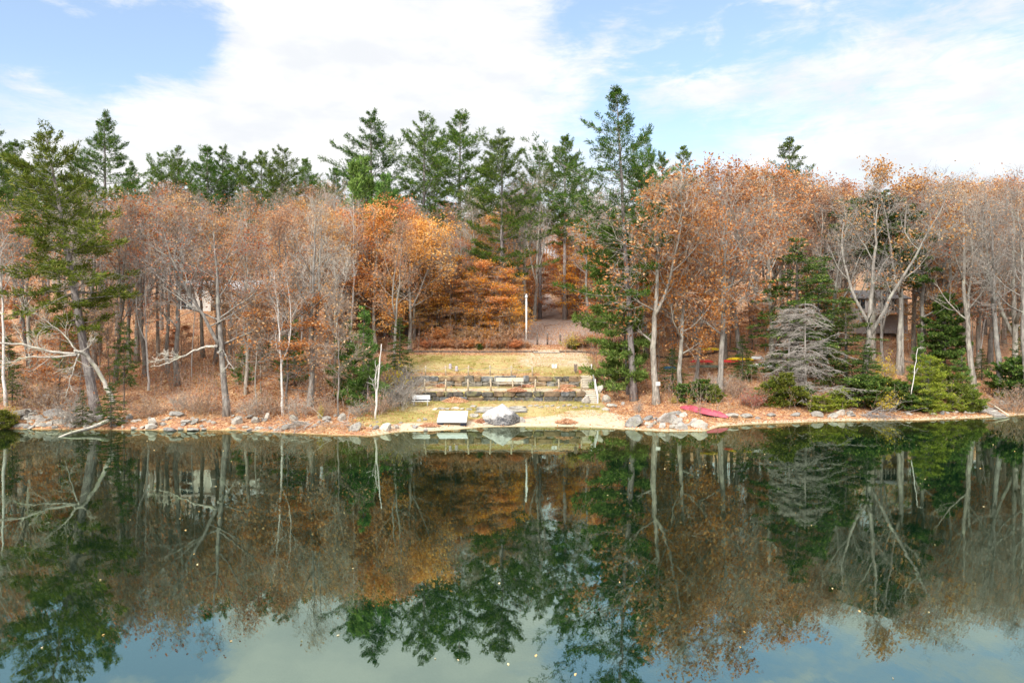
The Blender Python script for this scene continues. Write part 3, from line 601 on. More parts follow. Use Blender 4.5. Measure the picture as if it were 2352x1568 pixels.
# bare, birch and oak trees in front, from one side of the cove to the other
HERO = [
 ('birch0', 14, 57, 430, 'pale bare birch at the very edge of the picture beside the arched dead tree', -20, 1.),
 ('bare1', 70, 66, 470, 'grey bare tree just behind the arched dead tree, fine rosy twigs', 40, 1.),
 ('bare0', 265, 66, 470, 'bare grey tree with pale forked limbs beside the big leaning pine', 275, .9),
 ('bare2', 315, 74, 418, 'tallest bare tree of the left bank, straight pale trunk with wide grey crown', 318, 1.),
 ('rosy0', 385, 70, 470, 'thin bare tree with rosy twigs in front of the pale house gable', 390, 1.),
 ('birch1', 340, 64, 560, 'slim whitish tree between the tall bare tree and the pale house', 330, .8),
 ('rusty', 521, 57.5, 455, 'knotty oak with thin rusty leaves growing out of the bouldery bank before the house', 478, 1.05),
 ('rosy1', 570, 66, 440, 'bare reddish tree right behind the knotty waterside oak', 560, 1.),
 ('birch0', 602, 76, 520, 'white birch with dark bands rising beside the pale house porch', 608, .8),
 ('birch1', 652, 57, 590, 'crooked white-stemmed birch forking above the twiggy bank', 632, .95),
 ('bare3', 712, 59, 432, 'tall pale-trunked bare tree near the bank of twigs, crown of fine branches', 738, .95),
 ('sapling0', 778, 56.5, 640, 'pair-stemmed thin bare tree standing on the leafy bank beside grey stones', 772, 1.),
 ('bare2', 770, 66, 560, 'bare tree behind the young green pine, many ascending limbs', 765, .8),
 ('birch0', 806, 76, 442, 'tall white birch with dead forked top against the red maples', 806, .9),
 ('rosy2', 905, 74, 500, 'bare rosy tree standing between the white birch and the amber maples', 925, .9),
 ('bare1', 1060, 90, 505, 'grey bare tree at the back of the hedge, thin straight trunk', 1062, .8),
 ('bare3', 1100, 96, 425, 'bushy-topped bare tree rising beside the olive green pine', 1090, 1.),
 ('birch1', 1146, 86, 610, 'thin white forked stem in front of the golden beeches', 1152, .6),
 ('bare0', 1207, 93, 400, 'tall straight bare tree just behind the white lamp post', 1212, .8),
 ('bare2', 1228, 112, 392, 'grey twin-stem tree at the rear of the gravel clearing', 1240, .8),
 ('bare1', 1352, 102, 440, 'pair of dark grey trunks at the edge of the gravel clearing beside the low boughs', 1345, .9),
 ('russet0', 1508, 64.5, 392, 'stout grey oak bearing a small white sign on its trunk', 1517, 1.15),
 ('orange0', 1562, 68, 430, 'lichen-grey oak immediately beyond the oak with the white sign', 1575, 1.),
 ('orange2', 1598, 73, 470, 'slanting grey oak with amber leaves behind the canoe', 1640, .95),
 ('russet2', 1655, 68, 385, 'tall lichen-striped oak rising right behind the upturned canoe', 1672, 1.05),
 ('russet3', 1772, 74, 378, 'dark-trunked oak with ember red top behind the dead grey hemlock', 1790, 1.1),
 ('russet1', 1700, 78, 375, 'red-crowned oak filling the skyline between the canoe and the dead hemlock', 1640, 1.1),
 ('bare0', 1892, 74, 470, 'dark crooked bare tree leaning over behind the conical hemlock', 1945, .9),
 ('bare2', 1985, 69, 400, 'big pale-barked bare tree with spreading limbs in front of the deck house', 2022, 1.05),
 ('russet2', 2066, 74, 372, 'oak with thin rusty top standing before the deck of the house', 2078, 1.05),
 ('bare3', 2030, 76, 500, 'grey bare tree partly screening the deck house wall', 2020, .8),
 ('bare1', 2112, 84, 430, 'thick pale trunk between the deck house and the round evergreen', 2110, 1.),
 ('russet0', 2150, 90, 395, 'rusty-topped oak on the slope behind the round evergreen', 2150, 1.1),
 ('bare0', 2236, 73, 415, 'grey slanting bare tree beside the round evergreen', 2205, .95),
 ('birch1', 2246, 82, 560, 'white birch leaning outward behind the wooden steps', 2290, .75),
 ('bare3', 2290, 71, 420, 'dark-footed bare tree just above the wooden steps', 2288, .95),
 ('bare2', 2332, 74, 400, 'pale straight-trunked bare tree behind the top of the wooden steps', 2318, 1.),
 ('bare1', 2362, 68, 430, 'stout grey trunk cut off by the picture edge over the wooden steps', 2352, 1.1),
]
HERO += [
 ('beech0', 1005, 85.0, 625, 'golden beech behind the start of the hedge, flat tiered boughs', 1005, 1.), ('beech2', 1048, 85.6, 600, 'amber tiered beech behind the hedge, second from its start', 1048, 1.), ('beech3', 1092, 85.0, 628, 'golden tiered beech behind the tiny dark evergreen', 1092, 1.), ('beech1', 1130, 86.2, 598, 'orange tiered beech beside the thin white forked stem', 1130, 1.), ('beech0', 1172, 85.6, 620, 'golden beech nearest the white post', 1172, 1.),
 ('beech1', 1345, 119, 600, 'amber beech beyond the clearing, just past the double-trunk pine', 1345, 1.2), ('beech2', 1222, 118, 590, 'amber beech at the far end of the clearing by the path mouth', 1222, 1.1), ('beech1', 1380, 108, 600, 'orange beech at the clearing edge behind the low pine boughs', 1380, 1.1),
 ('orange0', 862, 79, 468, 'amber maple beside the white forked birch, first of the amber group', 862, 1.1), ('orange2', 900, 84, 452, 'tallest amber maple, below the second skyline giant', 905, 1.15), ('orange1', 942, 80.5, 500, 'forked amber maple behind the dark low hemlock', 945, 1.1), ('russet1', 985, 88, 505, 'rusty oak ending the amber group above the hedge', 985, 1.1),
 ('birch0', 1012, 87, 560, 'slender white birch rising through the golden beeches', 1008, .5), ('bare1', 1035, 85, 520, 'straight grey trunk nearest the hedge before the golden beeches', 1038, .6), ('birch0', 440, 68, 560, 'slim white birch right before the cream house gable', 445, .6), ('birch1', 690, 70, 540, 'forked white birch between crooked birch and tall pale trunk', 700, .7), ('birch0', 200, 68, 600, 'thin white birch just behind the leaning pine trunk', 208, .6), ('birch0', 1925, 80, 500, 'slim white birch between the dark crooked tree and the deck house', 1930, .6),
]
for k, u, D, v, l, ut, w in HERO: T(k, u, D, v, l, utop=ut, w=w)
EVER = [
 ('pineyoung', 835, 62, 705, 'bright green young pine growing behind the slim white birch snag', 1.35), ('pineyoung', 800, 63.5, 735, 'smaller bright young pine tucked against the bigger young pine', 1.2),
 ('hemlock0', 918, 71, 730, 'dark low hemlock between the young pines and the mossy upper lawn', 1.3), ('hemlock2', 285, 59, 738, 'dark irregular hemlock beside the fallen arched tree', .62),
 ('hemlock0', 255, 54.5, 878, 'small bright hemlock hanging over the bleached driftwood log', 1.5), ('hemlock1', 190, 54.5, 895, 'dark small hemlock hugging the shore stones under the hanging dead limb', 1.1),
 ('hemlock1', 610, 70, 740, 'small dark hemlock on the slope among the birches below the pale house', 1.2), ('pineyoung', 676, 65, 735, 'fluffy young pine in the undergrowth beside the crooked birch', 1.4), ('pineyoung', 560, 66, 790, 'small light green pine behind the knotty waterside oak', 1.4), ('pineyoung', 845, 60, 800, 'low light green pine at the feet of the two young pines', 1.7), ('hemlock1', 28, 58, 850, 'low dark hemlock at the foot of the edge birch', 1.7), ('pineyoung', 160, 66, 760, 'light green young pine seen under the big leaning pine', 1.5), ('pineyoung', 2210, 70, 800, 'soft young pine between the slanting grey tree and the steps', 1.5), ('hemlock0', 1990, 66, 790, 'mid-green hemlock next to the dense conical hemlock', 1.5),
 ('hemlock0', 1832, 70, 545, 'dark hemlock whose green top rises over the dead grey boughs', 1.5), ('hemlock2', 1880, 73, 590, 'olive-edged hemlock between the dead tree and the conical hemlock', 1.),
 ('hemlock0', 1944, 68.5, 682, 'dense conical dark green hemlock beside the dead grey tree', 1.7), ('highever', 2005, 78, 440, 'tall airy olive hemlock with trunk hidden by the pale bare tree', 1.35),
 ('highever', 2072, 75, 520, 'broad dark hemlock crown hanging before the deck house', .95), ('roundever', 2170, 76, 675, 'round dark evergreen on a short bare stem on the leafy slope', 1.0),
 ('hemlock0', 20, 62, 770, 'dark evergreen behind the pale birch at the picture edge', 1.4), ('hemlock1', 2345, 71, 775, 'small evergreen at the picture edge above the wooden steps', 1.3),
 ('hemlock1', 2255, 76, 800, 'small dusky evergreen beneath the slanting grey trees by the steps', 1.5), ('hemlock0', 1705, 71, 770, 'small hidden hemlock in the thicket behind the canoe', 1.5),
 ('pineyoung', 2115, 70, 765, 'soft grey-green young pine above the bent lime hemlock', 1.1),('hemlock1', 1545, 70, 800, 'dark low hemlock in the thicket behind the oak with the sign', 1.8),
]
for k, u, D, v, l, w in EVER: T(k, u, D, v, l, w=w)

def dead_hemlock(seed, H, label, u, D, w=1.):
    rg = np.random.default_rng(seed); Tn = G(); C = G(); P = trunk_path(H, (0, 0), .01, rg); tt = np.linspace(0, 1, len(P)); Tn.tube(P, .15 * ((1 - tt) * .93 + .07), 8)
    n = 78; s = np.sort(rg.uniform(.10, .97, n) ** 1.0); az = rg.uniform(0, 6.28, n); e = radians(12) - .25 * (1 - s) + rg.normal(0, .22, n); d = np.stack([np.cos(az) * np.cos(e), np.sin(az) * np.cos(e), np.sin(e)], -1)
    L = H * .50 * (1 - s) ** .55 * rg.uniform(.2, 1.3, n) * (1 + .3 * np.cos(az - .5)) + .3; B = grow(at_path(P, s), d, L, 7, .16, [0, 0, -.06], rg); tap = lambda k: 1 - np.linspace(0, 1, k) * .8
    v, f = tubes(B, np.full((n, 1), .032) * tap(8), 4); Tn.add(v, f, 0)
    p, d, q = spawn(B, 11, .2, 1., radians(50), .15, rg, True); S = grow(p, d, np.repeat(L, 11) * .38 * (1.1 - q) * rg.uniform(.5, 1.2, len(p)) + .1, 4, .12, [0, 0, -.1], rg); v, f = tubes(S, np.full((len(S), 1), .014) * tap(5), 3); C.add(v, f, 0)
    p, d, q = spawn(S, 4, .2, 1., radians(45), .2, rg, True); S2 = grow(p, d, rg.uniform(.15, .6, len(p)), 2, .15, [0, 0, -.2], rg); v, f = tubes(S2, np.full((len(S2), 3), .010), 3); C.add(v, f, 0)
    x = wx(u, D); o = thing('dead_tree', label, 'tree', (x, D, gz(x, D) - .05)); obj('trunk', Tn, M_SILVER, o); obj('crown', C, M_SILVER, o)
M_SILVER = bark('twig_silver', (.22, .20, .185), (.42, .39, .36))
dead_hemlock(500, 9.8, 'leafless silver-grey dead hemlock with drooping boughs over the evergreen bank', 1850, 65.0)
dead_hemlock(501, 8.5, 'smaller dead grey hemlock standing close behind the silver one', 1812, 67.5)

def custom_tree(name, label, x, y, paths, mat, twn=6, leaves=0, lmat=None, tw=.012, rg=None, cat='tree', kidl=.5, grp=None, tmat=None, lsz=.14, up=(0, 0, .06)):
    """hand-laid stems: paths = [(points, radii)] relative to the foot"""
    rg = rg or np.random.default_rng(9); z = gz(x, y); o = thing(name, label, cat, (x, y, z), group=grp); Tn = G(); C = G(); A = []
    for pts, r in paths:
        pts = np.array(pts, float); m = 4 * (len(pts) - 1) + 1; q = np.linspace(0, len(pts) - 1, m); P = np.stack([np.interp(q, range(len(pts)), pts[:, k]) for k in range(3)], -1)
        for _ in range(2): P[1:-1] = (P[:-2] + 2 * P[1:-1] + P[2:]) / 4
        P[1:-1] += rg.normal(0, .035, P[1:-1].shape); R = np.interp(np.linspace(0, 1, m), np.linspace(0, 1, len(r)), r); Tn.tube(P, R, 8); A.append((P, R))
    obj('trunk', Tn, mat, o)
    for P, R in A[1:] if len(A) > 1 else A:
        Lp = np.linalg.norm(P[-1] - P[0]); p, d, s = spawn(P[None], twn * 2, .15, 1., radians(45), .3, rg); S = grow(p, d, Lp * kidl * (1.1 - s) * rg.uniform(.4, 1.1, len(p)) + .2, 4, .2, up, rg)
        v, f = tubes(S, np.full((len(S), 1), tw * 1.8) * (1 - np.linspace(0, 1, 5) * .6), 4); C.add(v, f, 0)
        p, d, s = spawn(S, 5, .2, 1., radians(42), .3, rg); S2 = grow(p, d, Lp * kidl * .32 * rg.uniform(.4, 1.1, len(p)) + .12, 3, .2, up, rg); v, f = tubes(S2, np.full((len(S2), 4), tw), 3); C.add(v, f, 0)
        if leaves: Q = S2[:, 1:].reshape(-1, 3); Q = Q[rg.integers(0, len(Q), leaves)] + rg.normal(0, .1, (leaves, 3)); v, f = quads(Q, lsz, rg); C.add(v, f, 1)
    obj('crown', C, [tmat or mat, lmat or L_BROWN], o); return o
# arched dead tree hanging over the rubble shore
D0 = 56.0; k0 = D0 / FP; bx = wx(262, D0); bz = gz(bx, D0)
def pp(u, v, D=D0): return (wx(u, D) - bx, D - D0, wz(v, D) - bz)
custom_tree('arched_tree', 'bleached arched dead tree bending over the bank, limbs reaching towards the picture edge', bx, D0, [
    ([pp(262, 925), pp(245, 890), pp(222, 845, 55.6), pp(205, 822, 55.2), pp(190, 808, 54.8), pp(170, 806, 54.4)], [.2, .17, .15, .14, .14, .12]),
    ([pp(190, 810, 54.8), pp(150, 812, 54.2), pp(95, 802, 53.8), pp(50, 790, 53.4), pp(0, 788, 53), pp(-30, 778, 53)], [.12, .1, .09, .08, .06, .04]),
    ([pp(175, 816, 54.4), pp(120, 822, 54), pp(60, 818, 53.5), pp(0, 840, 53)], [.08, .07, .05, .02]),
    ([pp(182, 812, 54.6), pp(172, 835, 54.4), pp(162, 870, 54.3), pp(152, 905, 54.2)], [.08, .05, .035, .02]),
    ([pp(178, 806, 54.6), pp(150, 770, 54.5), pp(110, 740, 54.2), pp(60, 705, 54)], [.07, .05, .035, .015]),
    ([pp(190, 806, 54.8), pp(208, 795, 54.8), pp(212, 770, 54.8)], [.05, .03, .015])], MB_BLEACH, 7, 40, L_BROWN)
D0 = 57.2; bx = wx(519, D0); bz = gz(bx, D0)
custom_tree('dead_limb', 'pale dead limb sweeping down from the knotty waterside oak towards the dark hemlock', bx, D0 - .3, [
    ([pp(500, 792), pp(480, 794, 56.8), pp(450, 804, 56.4), pp(420, 818, 56), pp(385, 835, 55.8), pp(350, 840, 55.5)], [.12, .1, .08, .06, .04, .02]),
    ([pp(430, 814, 56), pp(405, 818, 55.9), pp(375, 808, 55.8)], [.05, .03, .015]), ([pp(410, 822, 56), pp(385, 822, 55.8), pp(355, 828, 55.5)], [.04, .03, .012])], MB_BLEACH, 5, cat='dead limb')
custom_tree('broken_limb', 'short crooked broken limb sticking out of the knotty waterside oak', bx, D0 - .4, [
    ([pp(506, 806), pp(514, 800, 57), pp(522, 812, 56.9), pp(532, 832, 56.9), pp(544, 846, 56.8)], [.1, .09, .07, .05, .02]), ([pp(532, 832, 56.9), pp(524, 842, 56.9), pp(505, 858, 56.8)], [.05, .035, .015])], MB_BLEACH, 2, cat='dead limb')
# slim white snag
D0 = 54.8; bx = wx(863, D0); bz = gz(bx, D0)
custom_tree('birch_snag', 'slim leaning white birch snag rising from the shore next to the pale boulder', bx, D0, [
    ([pp(862, 962), pp(866, 900), pp(871, 850), pp(876, 790)], [.09, .08, .065, .035]), ([pp(864, 935), pp(862, 880), pp(868, 840)], [.03, .025, .012])], MB_BIRCH, 2)
# bent hemlock leaning over the small beach
D0 = 63.5; bx = wx(2190, D0); bz = gz(bx, D0)
PROTO['lean_hem'] = (lambda: conifer(420, 7.5, .19, .16, .46, 20, 6, e0=-6, e1=35, upb=.02, droop=.03, tuft=.3, tw=.035, ntuft=4, blades=6, nsec=9, prof='round', mat=N_LIME, bk=MB_DARK, dead_low=0, gaps=.16, lean=(0, 0),
      trunk_path_=[(1.9, 0, -.4), (1.4, 0, .05), (.7, 0, .35), (.15, 0, .7), (-.1, 0, 1.2), (.1, 0, 1.9), (.5, 0, 2.8), (.8, 0, 3.8), (.9, 0, 5.0), (1., 0, 6.2), (1.0, 0, 7.3)]), None); HH['lean_hem'] = 7.5; NAMES['lean_hem'] = 'hemlock_tree'
T('lean_hem', 2118, 64.0, 815, 'pale lime-green hemlock with bent trunk leaning over the narrow strand', rz=0.001, w=1.05)
D0 = 66.; bx = wx(2110, D0); bz = gz(bx, D0)
custom_tree('birch_pole', 'thin white slanting dead stem sticking out above the lime hemlock', bx, D0, [([pp(2093, 905), pp(2100, 860), pp(2108, 800)], [.04, .035, .02])], MB_BIRCH, 1, kidl=.12)

# ------------------------------------------------------------------ wood behind: each tree an object, labels say stretch, kind and row
LAND = [(20, 'behind the edge birch'), (90, 'behind the arched dead tree'), (150, 'upslope of the folding chair'), (210, 'behind the big leaning pine'), (260, 'beneath the ragged skyline pine'), (310, 'beside the tall straight bare tree'), (365, 'just past the tallest left-bank bare tree'), (420, 'before the cream house gable'), (480, 'over the cream house'), (530, 'behind the knotty waterside oak'),
        (580, 'beyond the cream house deck'), (640, 'behind the crooked white birch'), (700, 'just past the crooked birch'), (755, 'behind the tall pale-trunked tree'), (800, 'beside the white forked birch'), (850, 'behind the young green pines'), (905, 'beneath the first skyline giant'), (960, 'over the dark low hemlock'), (1010, 'beneath the second skyline giant'), (1060, 'beneath the third skyline giant'),
        (1110, 'over the middle of the leafy hedge'), (1165, 'around the olive green pine'), (1215, 'behind the white lamp post'), (1260, 'at the mouth of the drive'), (1310, 'behind the double-trunk pine'), (1370, 'beyond the gravel clearing'), (1430, 'beside the tallest pine'), (1490, 'behind the tallest pine'), (1550, 'behind the sign oak'), (1610, 'behind the slanting amber oak'),
        (1670, 'over the yellow kayaks'), (1730, 'behind the lichen-striped oak'), (1790, 'around the ember-topped oak'), (1850, 'behind the dead grey hemlock'), (1910, 'behind the crooked dark tree'), (1970, 'behind the conical hemlock'), (2050, 'around the deck house'), (2110, 'past the deck house corner'), (2170, 'above the round evergreen'), (2230, 'behind the slanting grey tree'), (2290, 'behind the outward leaning birch'), (9999, 'above the wooden steps')]
DESC = dict(bare='bare grey tree', rosy='nearly bare rosy-twigged tree', russet='russet-leaved oak', orange='orange-leaved maple', beech='low golden beech', sapling='thin young tree', birch='white-stemmed birch', pine='dark pine', hemlock='dark hemlock', fir='pointed conifer')
DESC2 = dict(bare0='forked bare grey tree', bare1='single-stemmed bare grey tree', bare2='wide many-stemmed bare tree', bare3='high-crowned bare grey tree', rosy0='forked rosy-twigged tree', rosy1='single-stemmed rusty-twigged tree', rosy2='forked rusty-twigged tree', russet0='forked russet oak', russet1='straight russet oak', russet2='forked russet oak', russet3='straight russet oak',
             orange0='straight orange maple', orange1='forked orange maple', orange2='straight orange maple', beech0='low golden beech', beech1='low amber-orange beech', beech2='low amber-orange beech', beech3='low golden beech')
def where(u): return next(t for lim, t in LAND if u < lim)
def row(D): return 'at the front of the wood' if D < 72 else 'in the second rank' if D < 84 else 'deep in the wood' if D < 104 else 'far up the hill'
cnt = {}
def fill(key, u, D, v):
    b = base_key(key); dk = DESC2.get(key, DESC[b]); pl = dk + ('es' if dk.endswith('ch') or dk.endswith('birch') else 's'); a = cnt.get((b, where(u), row(D)), 0); cnt[(b, where(u), row(D))] = a + 1
    T(key, u, D, v, f'{dk} {row(D)} {where(u)}', group=f'{pl} {row(D)} {where(u)}', w=prng.uniform(.85, 1.15), leany=prng.uniform(-.04, .04))
def clear(u, D, m=1.4):
    x = wx(u, D)
    if 1176 - 0 < u < 1400 and D < 112 and x > -1.0 and x < 12 and D > 79: return False      # gravel clearing
    if -15 < x < 9.5 and D < 83.5: return False                                               # terraces
    if abs(x - 6.8) < 2.2 and D < 170: return False
    if 400 < u < 600 and 76 < D < 110: return False
    if 1950 < u < 2095 and 72 < D < 112: return False
    if 1560 < u < 1770 and 70 < D < 84 and prng.random() < .75: return False
    if 410 < u < 500 and D < 76 and prng.random() < .6: return False
    return all((x - a) ** 2 + (D - b) ** 2 > m * m for a, b, h, k in USED)
def band(us, Ds, vt, keys, n, m=1.7, jit=16):
    k = 0
    for _ in range(n * 8):
        if k >= n: break
        u = prng.uniform(*us); D = prng.uniform(*Ds)
        if not clear(u, D, m): continue
        v = np.interp(u, *vt) + prng.uniform(-jit, jit) * 1.2; key = prng.choice(keys)
        if wz(v, D) - gz(wx(u, D), D) > HH[key] * 1.5: v = 784 - (gz(wx(u, D), D) + HH[key] * prng.uniform(1.2, 1.5) - 7) * FP / D
        fill(key, u, D, v); k += 1
B4 = ['bare0', 'bare1', 'bare2', 'bare3']; RO = ['rosy0', 'rosy1', 'rosy2']; RU = ['russet0', 'russet1', 'russet2', 'russet3']; OR = ['orange0', 'orange1', 'orange2']; BE = ['beech0', 'beech1', 'beech2', 'beech3']; SA = ['sapling0', 'sapling1', 'sapling2']
# left hillside
band((-60, 420), (64, 84), ([0, 200, 420], [480, 470, 455]), B4 + RO * 2 + RU[:1], 16)
band((420, 760), (62, 90), ([400, 520, 700, 800], [490, 470, 480, 470]), RO * 2 + RU * 2 + B4[:2], 15)
band((-80, 420), (84, 125), ([0, 420], [430, 432]), RO + B4 + ['hemlock2'], 20, 2.2)
band((420, 780), (92, 130), ([400, 780], [440, 430]), RO + B4 + RU[:2], 17, 2.2)
band((-40, 760), (58, 74), ([0, 700], [690, 700]), SA * 2 + RO[:1] + BE[1:3], 20, 1.2, 50)
# centre left: red and amber maples, golden beech tiers
band((780, 1010), (74, 92), ([780, 900, 1000], [480, 470, 510]), OR + BE[:2] + RU[:1], 12, 1.9)
band((780, 1170), (86, 122), ([780, 900, 1170], [470, 470, 500]), OR[:2] + RO + B4, 14, 2.2)
band((870, 1190), (84.5, 96), ([870, 1190], [600, 615]), BE, 18, 1.5, 45)
band((940, 1195), (84, 89.5), ([900, 1200], [655, 680]), BE[:1] + BE[3:] + B4[:1], 6, 1.3, 30)
# behind the clearing
band((1190, 1400), (112, 140), ([1190, 1400], [570, 570]), BE + OR[:2], 22, 1.8, 45)
band((1130, 1420), (116, 150), ([1130, 1420], [430, 430]), B4 + RO[:1], 16, 2.2, 30)
band((1380, 1480), (84, 112), ([1380, 1480], [560, 560]), OR + BE + B4[:2], 8, 1.8, 40)
# right hillside
band((1470, 1900), (76, 96), ([1470, 1560, 1700, 1900], [440, 410, 395, 420]), RU + RU[:2] + B4 + RO, 16, 2.2)
band((1470, 1900), (96, 135), ([1470, 1900], [425, 425]), B4 + RO + RU[:1], 14, 2.4)
band((1480, 1930), (72, 90), ([1470, 1900], [640, 640]), BE[:3] + OR[:1] + SA, 14, 1.4, 50)
band((1900, 2430), (74, 98), ([1900, 2000, 2150, 2400], [440, 415, 405, 410]), B4 + RO + RU[:3], 19, 2.0)
band((1900, 2440), (98, 140), ([1900, 2400], [418, 405]), B4[:2] + RO + RU, 18, 2.4)
band((2100, 2430), (72, 95), ([2100, 2400], [590, 590]), BE[1:3] + SA + RO[:1], 8, 1.5, 40)
band((2120, 2400), (96, 110), ([2120, 2400], [600, 600]), ['hemlock0', 'hemlock2'], 7, 2.4, 30)

# ------------------------------------------------------------------ far wood, one mass nobody could count
def far_wood():
    rg = np.random.default_rng(77); g = G()
    for i in range(620):
        D = rg.uniform(128, 330); x = rg.uniform(-1, 1) * D * .95
        if abs(x - 7) < 3 and D < 170: continue
        h = rg.uniform(13, 19) if D < 250 else rg.uniform(15, 21); z = gz(x, D); con = rg.random() < .20; rr = h * (.17 if con else .24)
        P = np.array([[x, D, z], [x + rg.normal(0, .3), D, z + h * .5], [x + rg.normal(0, .5), D, z + h * .95]]); g.tube(P, [.25, .17, .04], 4, 0, False)
        if con:
            n = 380; t = rg.random(n) ** .8; a = rg.uniform(0, 6.28, n); q = rr * (1 - t) * (.5 + .5 * rg.random(n)) + .1; C = np.stack([x + np.cos(a) * q, D + np.sin(a) * q, z + h * (.25 + .77 * t)], -1); v, f = quads(C, .8, rg, .45, .35); g.add(v, f, 1)
        else:
            k = 15; p = P[1] + rg.normal(0, .3, (k, 3)) * [0, 0, h * .5]; d = np.concatenate([rg.normal(0, .55, (k, 2)), np.ones((k, 1))], 1); S = grow(p, d, h * rg.uniform(.25, .52, k), 4, .15, [0, 0, .05], rg); v, f = tubes(S, np.full((k, 1), .07) * (1 - np.linspace(0, 1, 5) * .7), 3); g.add(v, f, 0)
            p, d, s = spawn(S, 7, .2, 1., .7, .2, rg); S2 = grow(p, d, h * rg.uniform(.06, .15, len(p)), 3, .2, [0, 0, .05], rg); v, f = tubes(S2, np.full((len(S2), 4), .028), 3); g.add(v, f, 0)
            m = rg.choice([2, 3, 4], p=[.5, .35, .15]); n = int(rg.choice([90, 220, 420])); Q = S2[:, 1:].reshape(-1, 3); Q = Q[rg.integers(0, len(Q), n)] + rg.normal(0, .4, (n, 3)); v, f = quads(Q, .45, rg); g.add(v, f, int(m))
    o = obj('far_woods', g, [M_TWIG, N_PINE, L_BROWN, L_RUSSET, L_ORANGE]); tag(o, 'far-off hillside woods of bare, rusty and dark green trees behind everything', 'woods', kind='stuff')
far_wood()

# ------------------------------------------------------------------ leaf litter, brush and low growth
def on_ground(n, rg, xr, yr, dens=None):
    x = rg.uniform(*xr, n); y = rg.uniform(*yr, n); t = y - shore_y(x); k = (t > .1)
    if dens is not None: k &= rg.random(n) < dens(x, y, t)
    return x[k], y[k]
def is_lawn(x, y): return (x > -11.5) & (x < 8.6) & (y > 53) & (y < 80.2)
def litter():
    rg = np.random.default_rng(5); g = G()
    x, y = on_ground(150000, rg, (-52, 56), (48, 108), lambda x, y, t: np.where(is_lawn(x, y), .09 + .5 * (y > 78.6) + .12 * sst(fbm(x * .4, y * .4, 40), .52, .7) + .55 * ((y > 70) & (y < 71.6)), 1.) * np.where((x > -1) & (x < 12) & (y > 84) & (y < 112), .35, 1) * (1 - .8 * ((x > 1) & (x < 9) & (y < 60))))
    v, f = quads(np.stack([x, y, ground(x, y) + .03 + .05 * rg.random(len(x))], -1), .15, rg, .45, .7); g.add(v, f, 0)
    o = obj('fallen_leaves', g, [L_BROWN]); tag(o, 'layer of fallen orange-brown oak and maple leaves over the banks', 'leaf litter', kind='stuff')
    g = G(); x, y = on_ground(60000, rg, (-48, 52), (50, 84), lambda x, y, t: np.where(is_lawn(x, y), 0, 1) * sst(t, 1.2, 3.5) * sst(fbm(x * .3, y * .3, 51), .45, .6) * np.where((x > 8.2) & (x < 15) & (y < 66), .12, 1) * np.where((x > 16) & (x < 32) & (y > 68), .25, 1))
    v, f = quads(np.stack([x, y, ground(x, y) + rg.random(len(x)) ** 1.6 * 1.5], -1), .15, rg, .1); g.add(v, f, 0)
    o = obj('leafy_undergrowth', g, [L_RUSSET]); tag(o, 'knee-high tangle of rusty-leaved seedlings covering the wooded banks', 'undergrowth', kind='stuff')
    g = G(); x, y = on_ground(4200, rg, (-44, 46), (49, 84), lambda x, y, t: np.where(is_lawn(x, y), 0, 1) * sst(t, 1., 3) * (.25 + .75 * sst(fbm(x * .22, y * .22, 61), .4, .6)) * np.where((x > 8.2) & (x < 15) & (y < 66), .03, 1) * np.where((x > 16) & (x < 32) & (y > 68), .25, 1))
    n = len(x); p = np.stack([x, y, ground(x, y) - .05], -1); d = np.concatenate([rg.normal(0, .22, (n, 2)), np.ones((n, 1))], 1)
    S = grow(p, d, rg.uniform(.9, 3.3, n), 5, .07, [0, 0, .02], rg); v, f = tubes(S, np.full((n, 1), .014) * (1 - np.linspace(0, 1, 6) * .7), 3); g.add(v, f, 0)
    p, d, s = spawn(S, 6, .25, 1., .65, .25, rg); S2 = grow(p, d, rg.uniform(.3, .9, len(p)), 3, .15, [0, 0, .05], rg); v, f = tubes(S2, np.full((len(S2), 4), .009), 3); g.add(v, f, 0)
    Q = S2[:, 1:].reshape(-1, 3); Q = Q[rg.random(len(Q)) < .22]; v, f = quads(Q + rg.normal(0, .06, Q.shape), .13, rg); g.add(v, f, 1)
    o = obj('brush_undergrowth', g, [M_TWIGR, L_RUSSET]); tag(o, 'thin rosy-grey saplings and bare brush crowding the wooded banks', 'undergrowth', kind='stuff')
    # ferny green seedlings here and there
    g = G(); x, y = on_ground(16000, rg, (-46, 50), (51, 80), lambda x, y, t: np.where(is_lawn(x, y), 0, 1) * sst(t, 1.5, 4) * sst(fbm(x * .2, y * .2, 71), .58, .68) * np.where((x > 8.2) & (x < 15) & (y < 66), 0, 1))
    v, f = quads(np.stack([x, y, ground(x, y) + rg.random(len(x)) * 1.1], -1), .2, rg, .3, .4); g.add(v, f, 0)
    o = obj('green_undergrowth', g, [N_OLIVE]); tag(o, 'patches of low evergreen seedlings and ferns on the wooded banks', 'undergrowth', kind='stuff')
    # short turf blades on the lawns
    g = G(); x, y = on_ground(60000, rg, (-12.5, 8.6), (55.5, 80), lambda x, y, t: ((y < 65.8) & (t > 3) | (y > 70.4)) * (.2 + .8 * sst(fbm(x * .5, y * .5, 81), .4, .6)))
    v, f = quads(np.stack([x, y, ground(x, y) + .02], -1), .09, rg, 0, .3); g.add(v, f, 0)
    o = obj('grass', g, [M_TURF]); tag(o, 'short dry yellow-green grass of the terraced lawns', 'grass', kind='stuff')
    # leaves afloat
    g = G(); n = 110; d = 8 + 44 * rg.random(n) ** .8; u = rg.uniform(0, 2352, n); x = wx(u, d); k = d < shore_y(x) - .5; v, f = quads(np.stack([x[k], d[k], np.full(k.sum(), .012)], -1), .075, rg, 3., .7); g.add(v, f, 0)
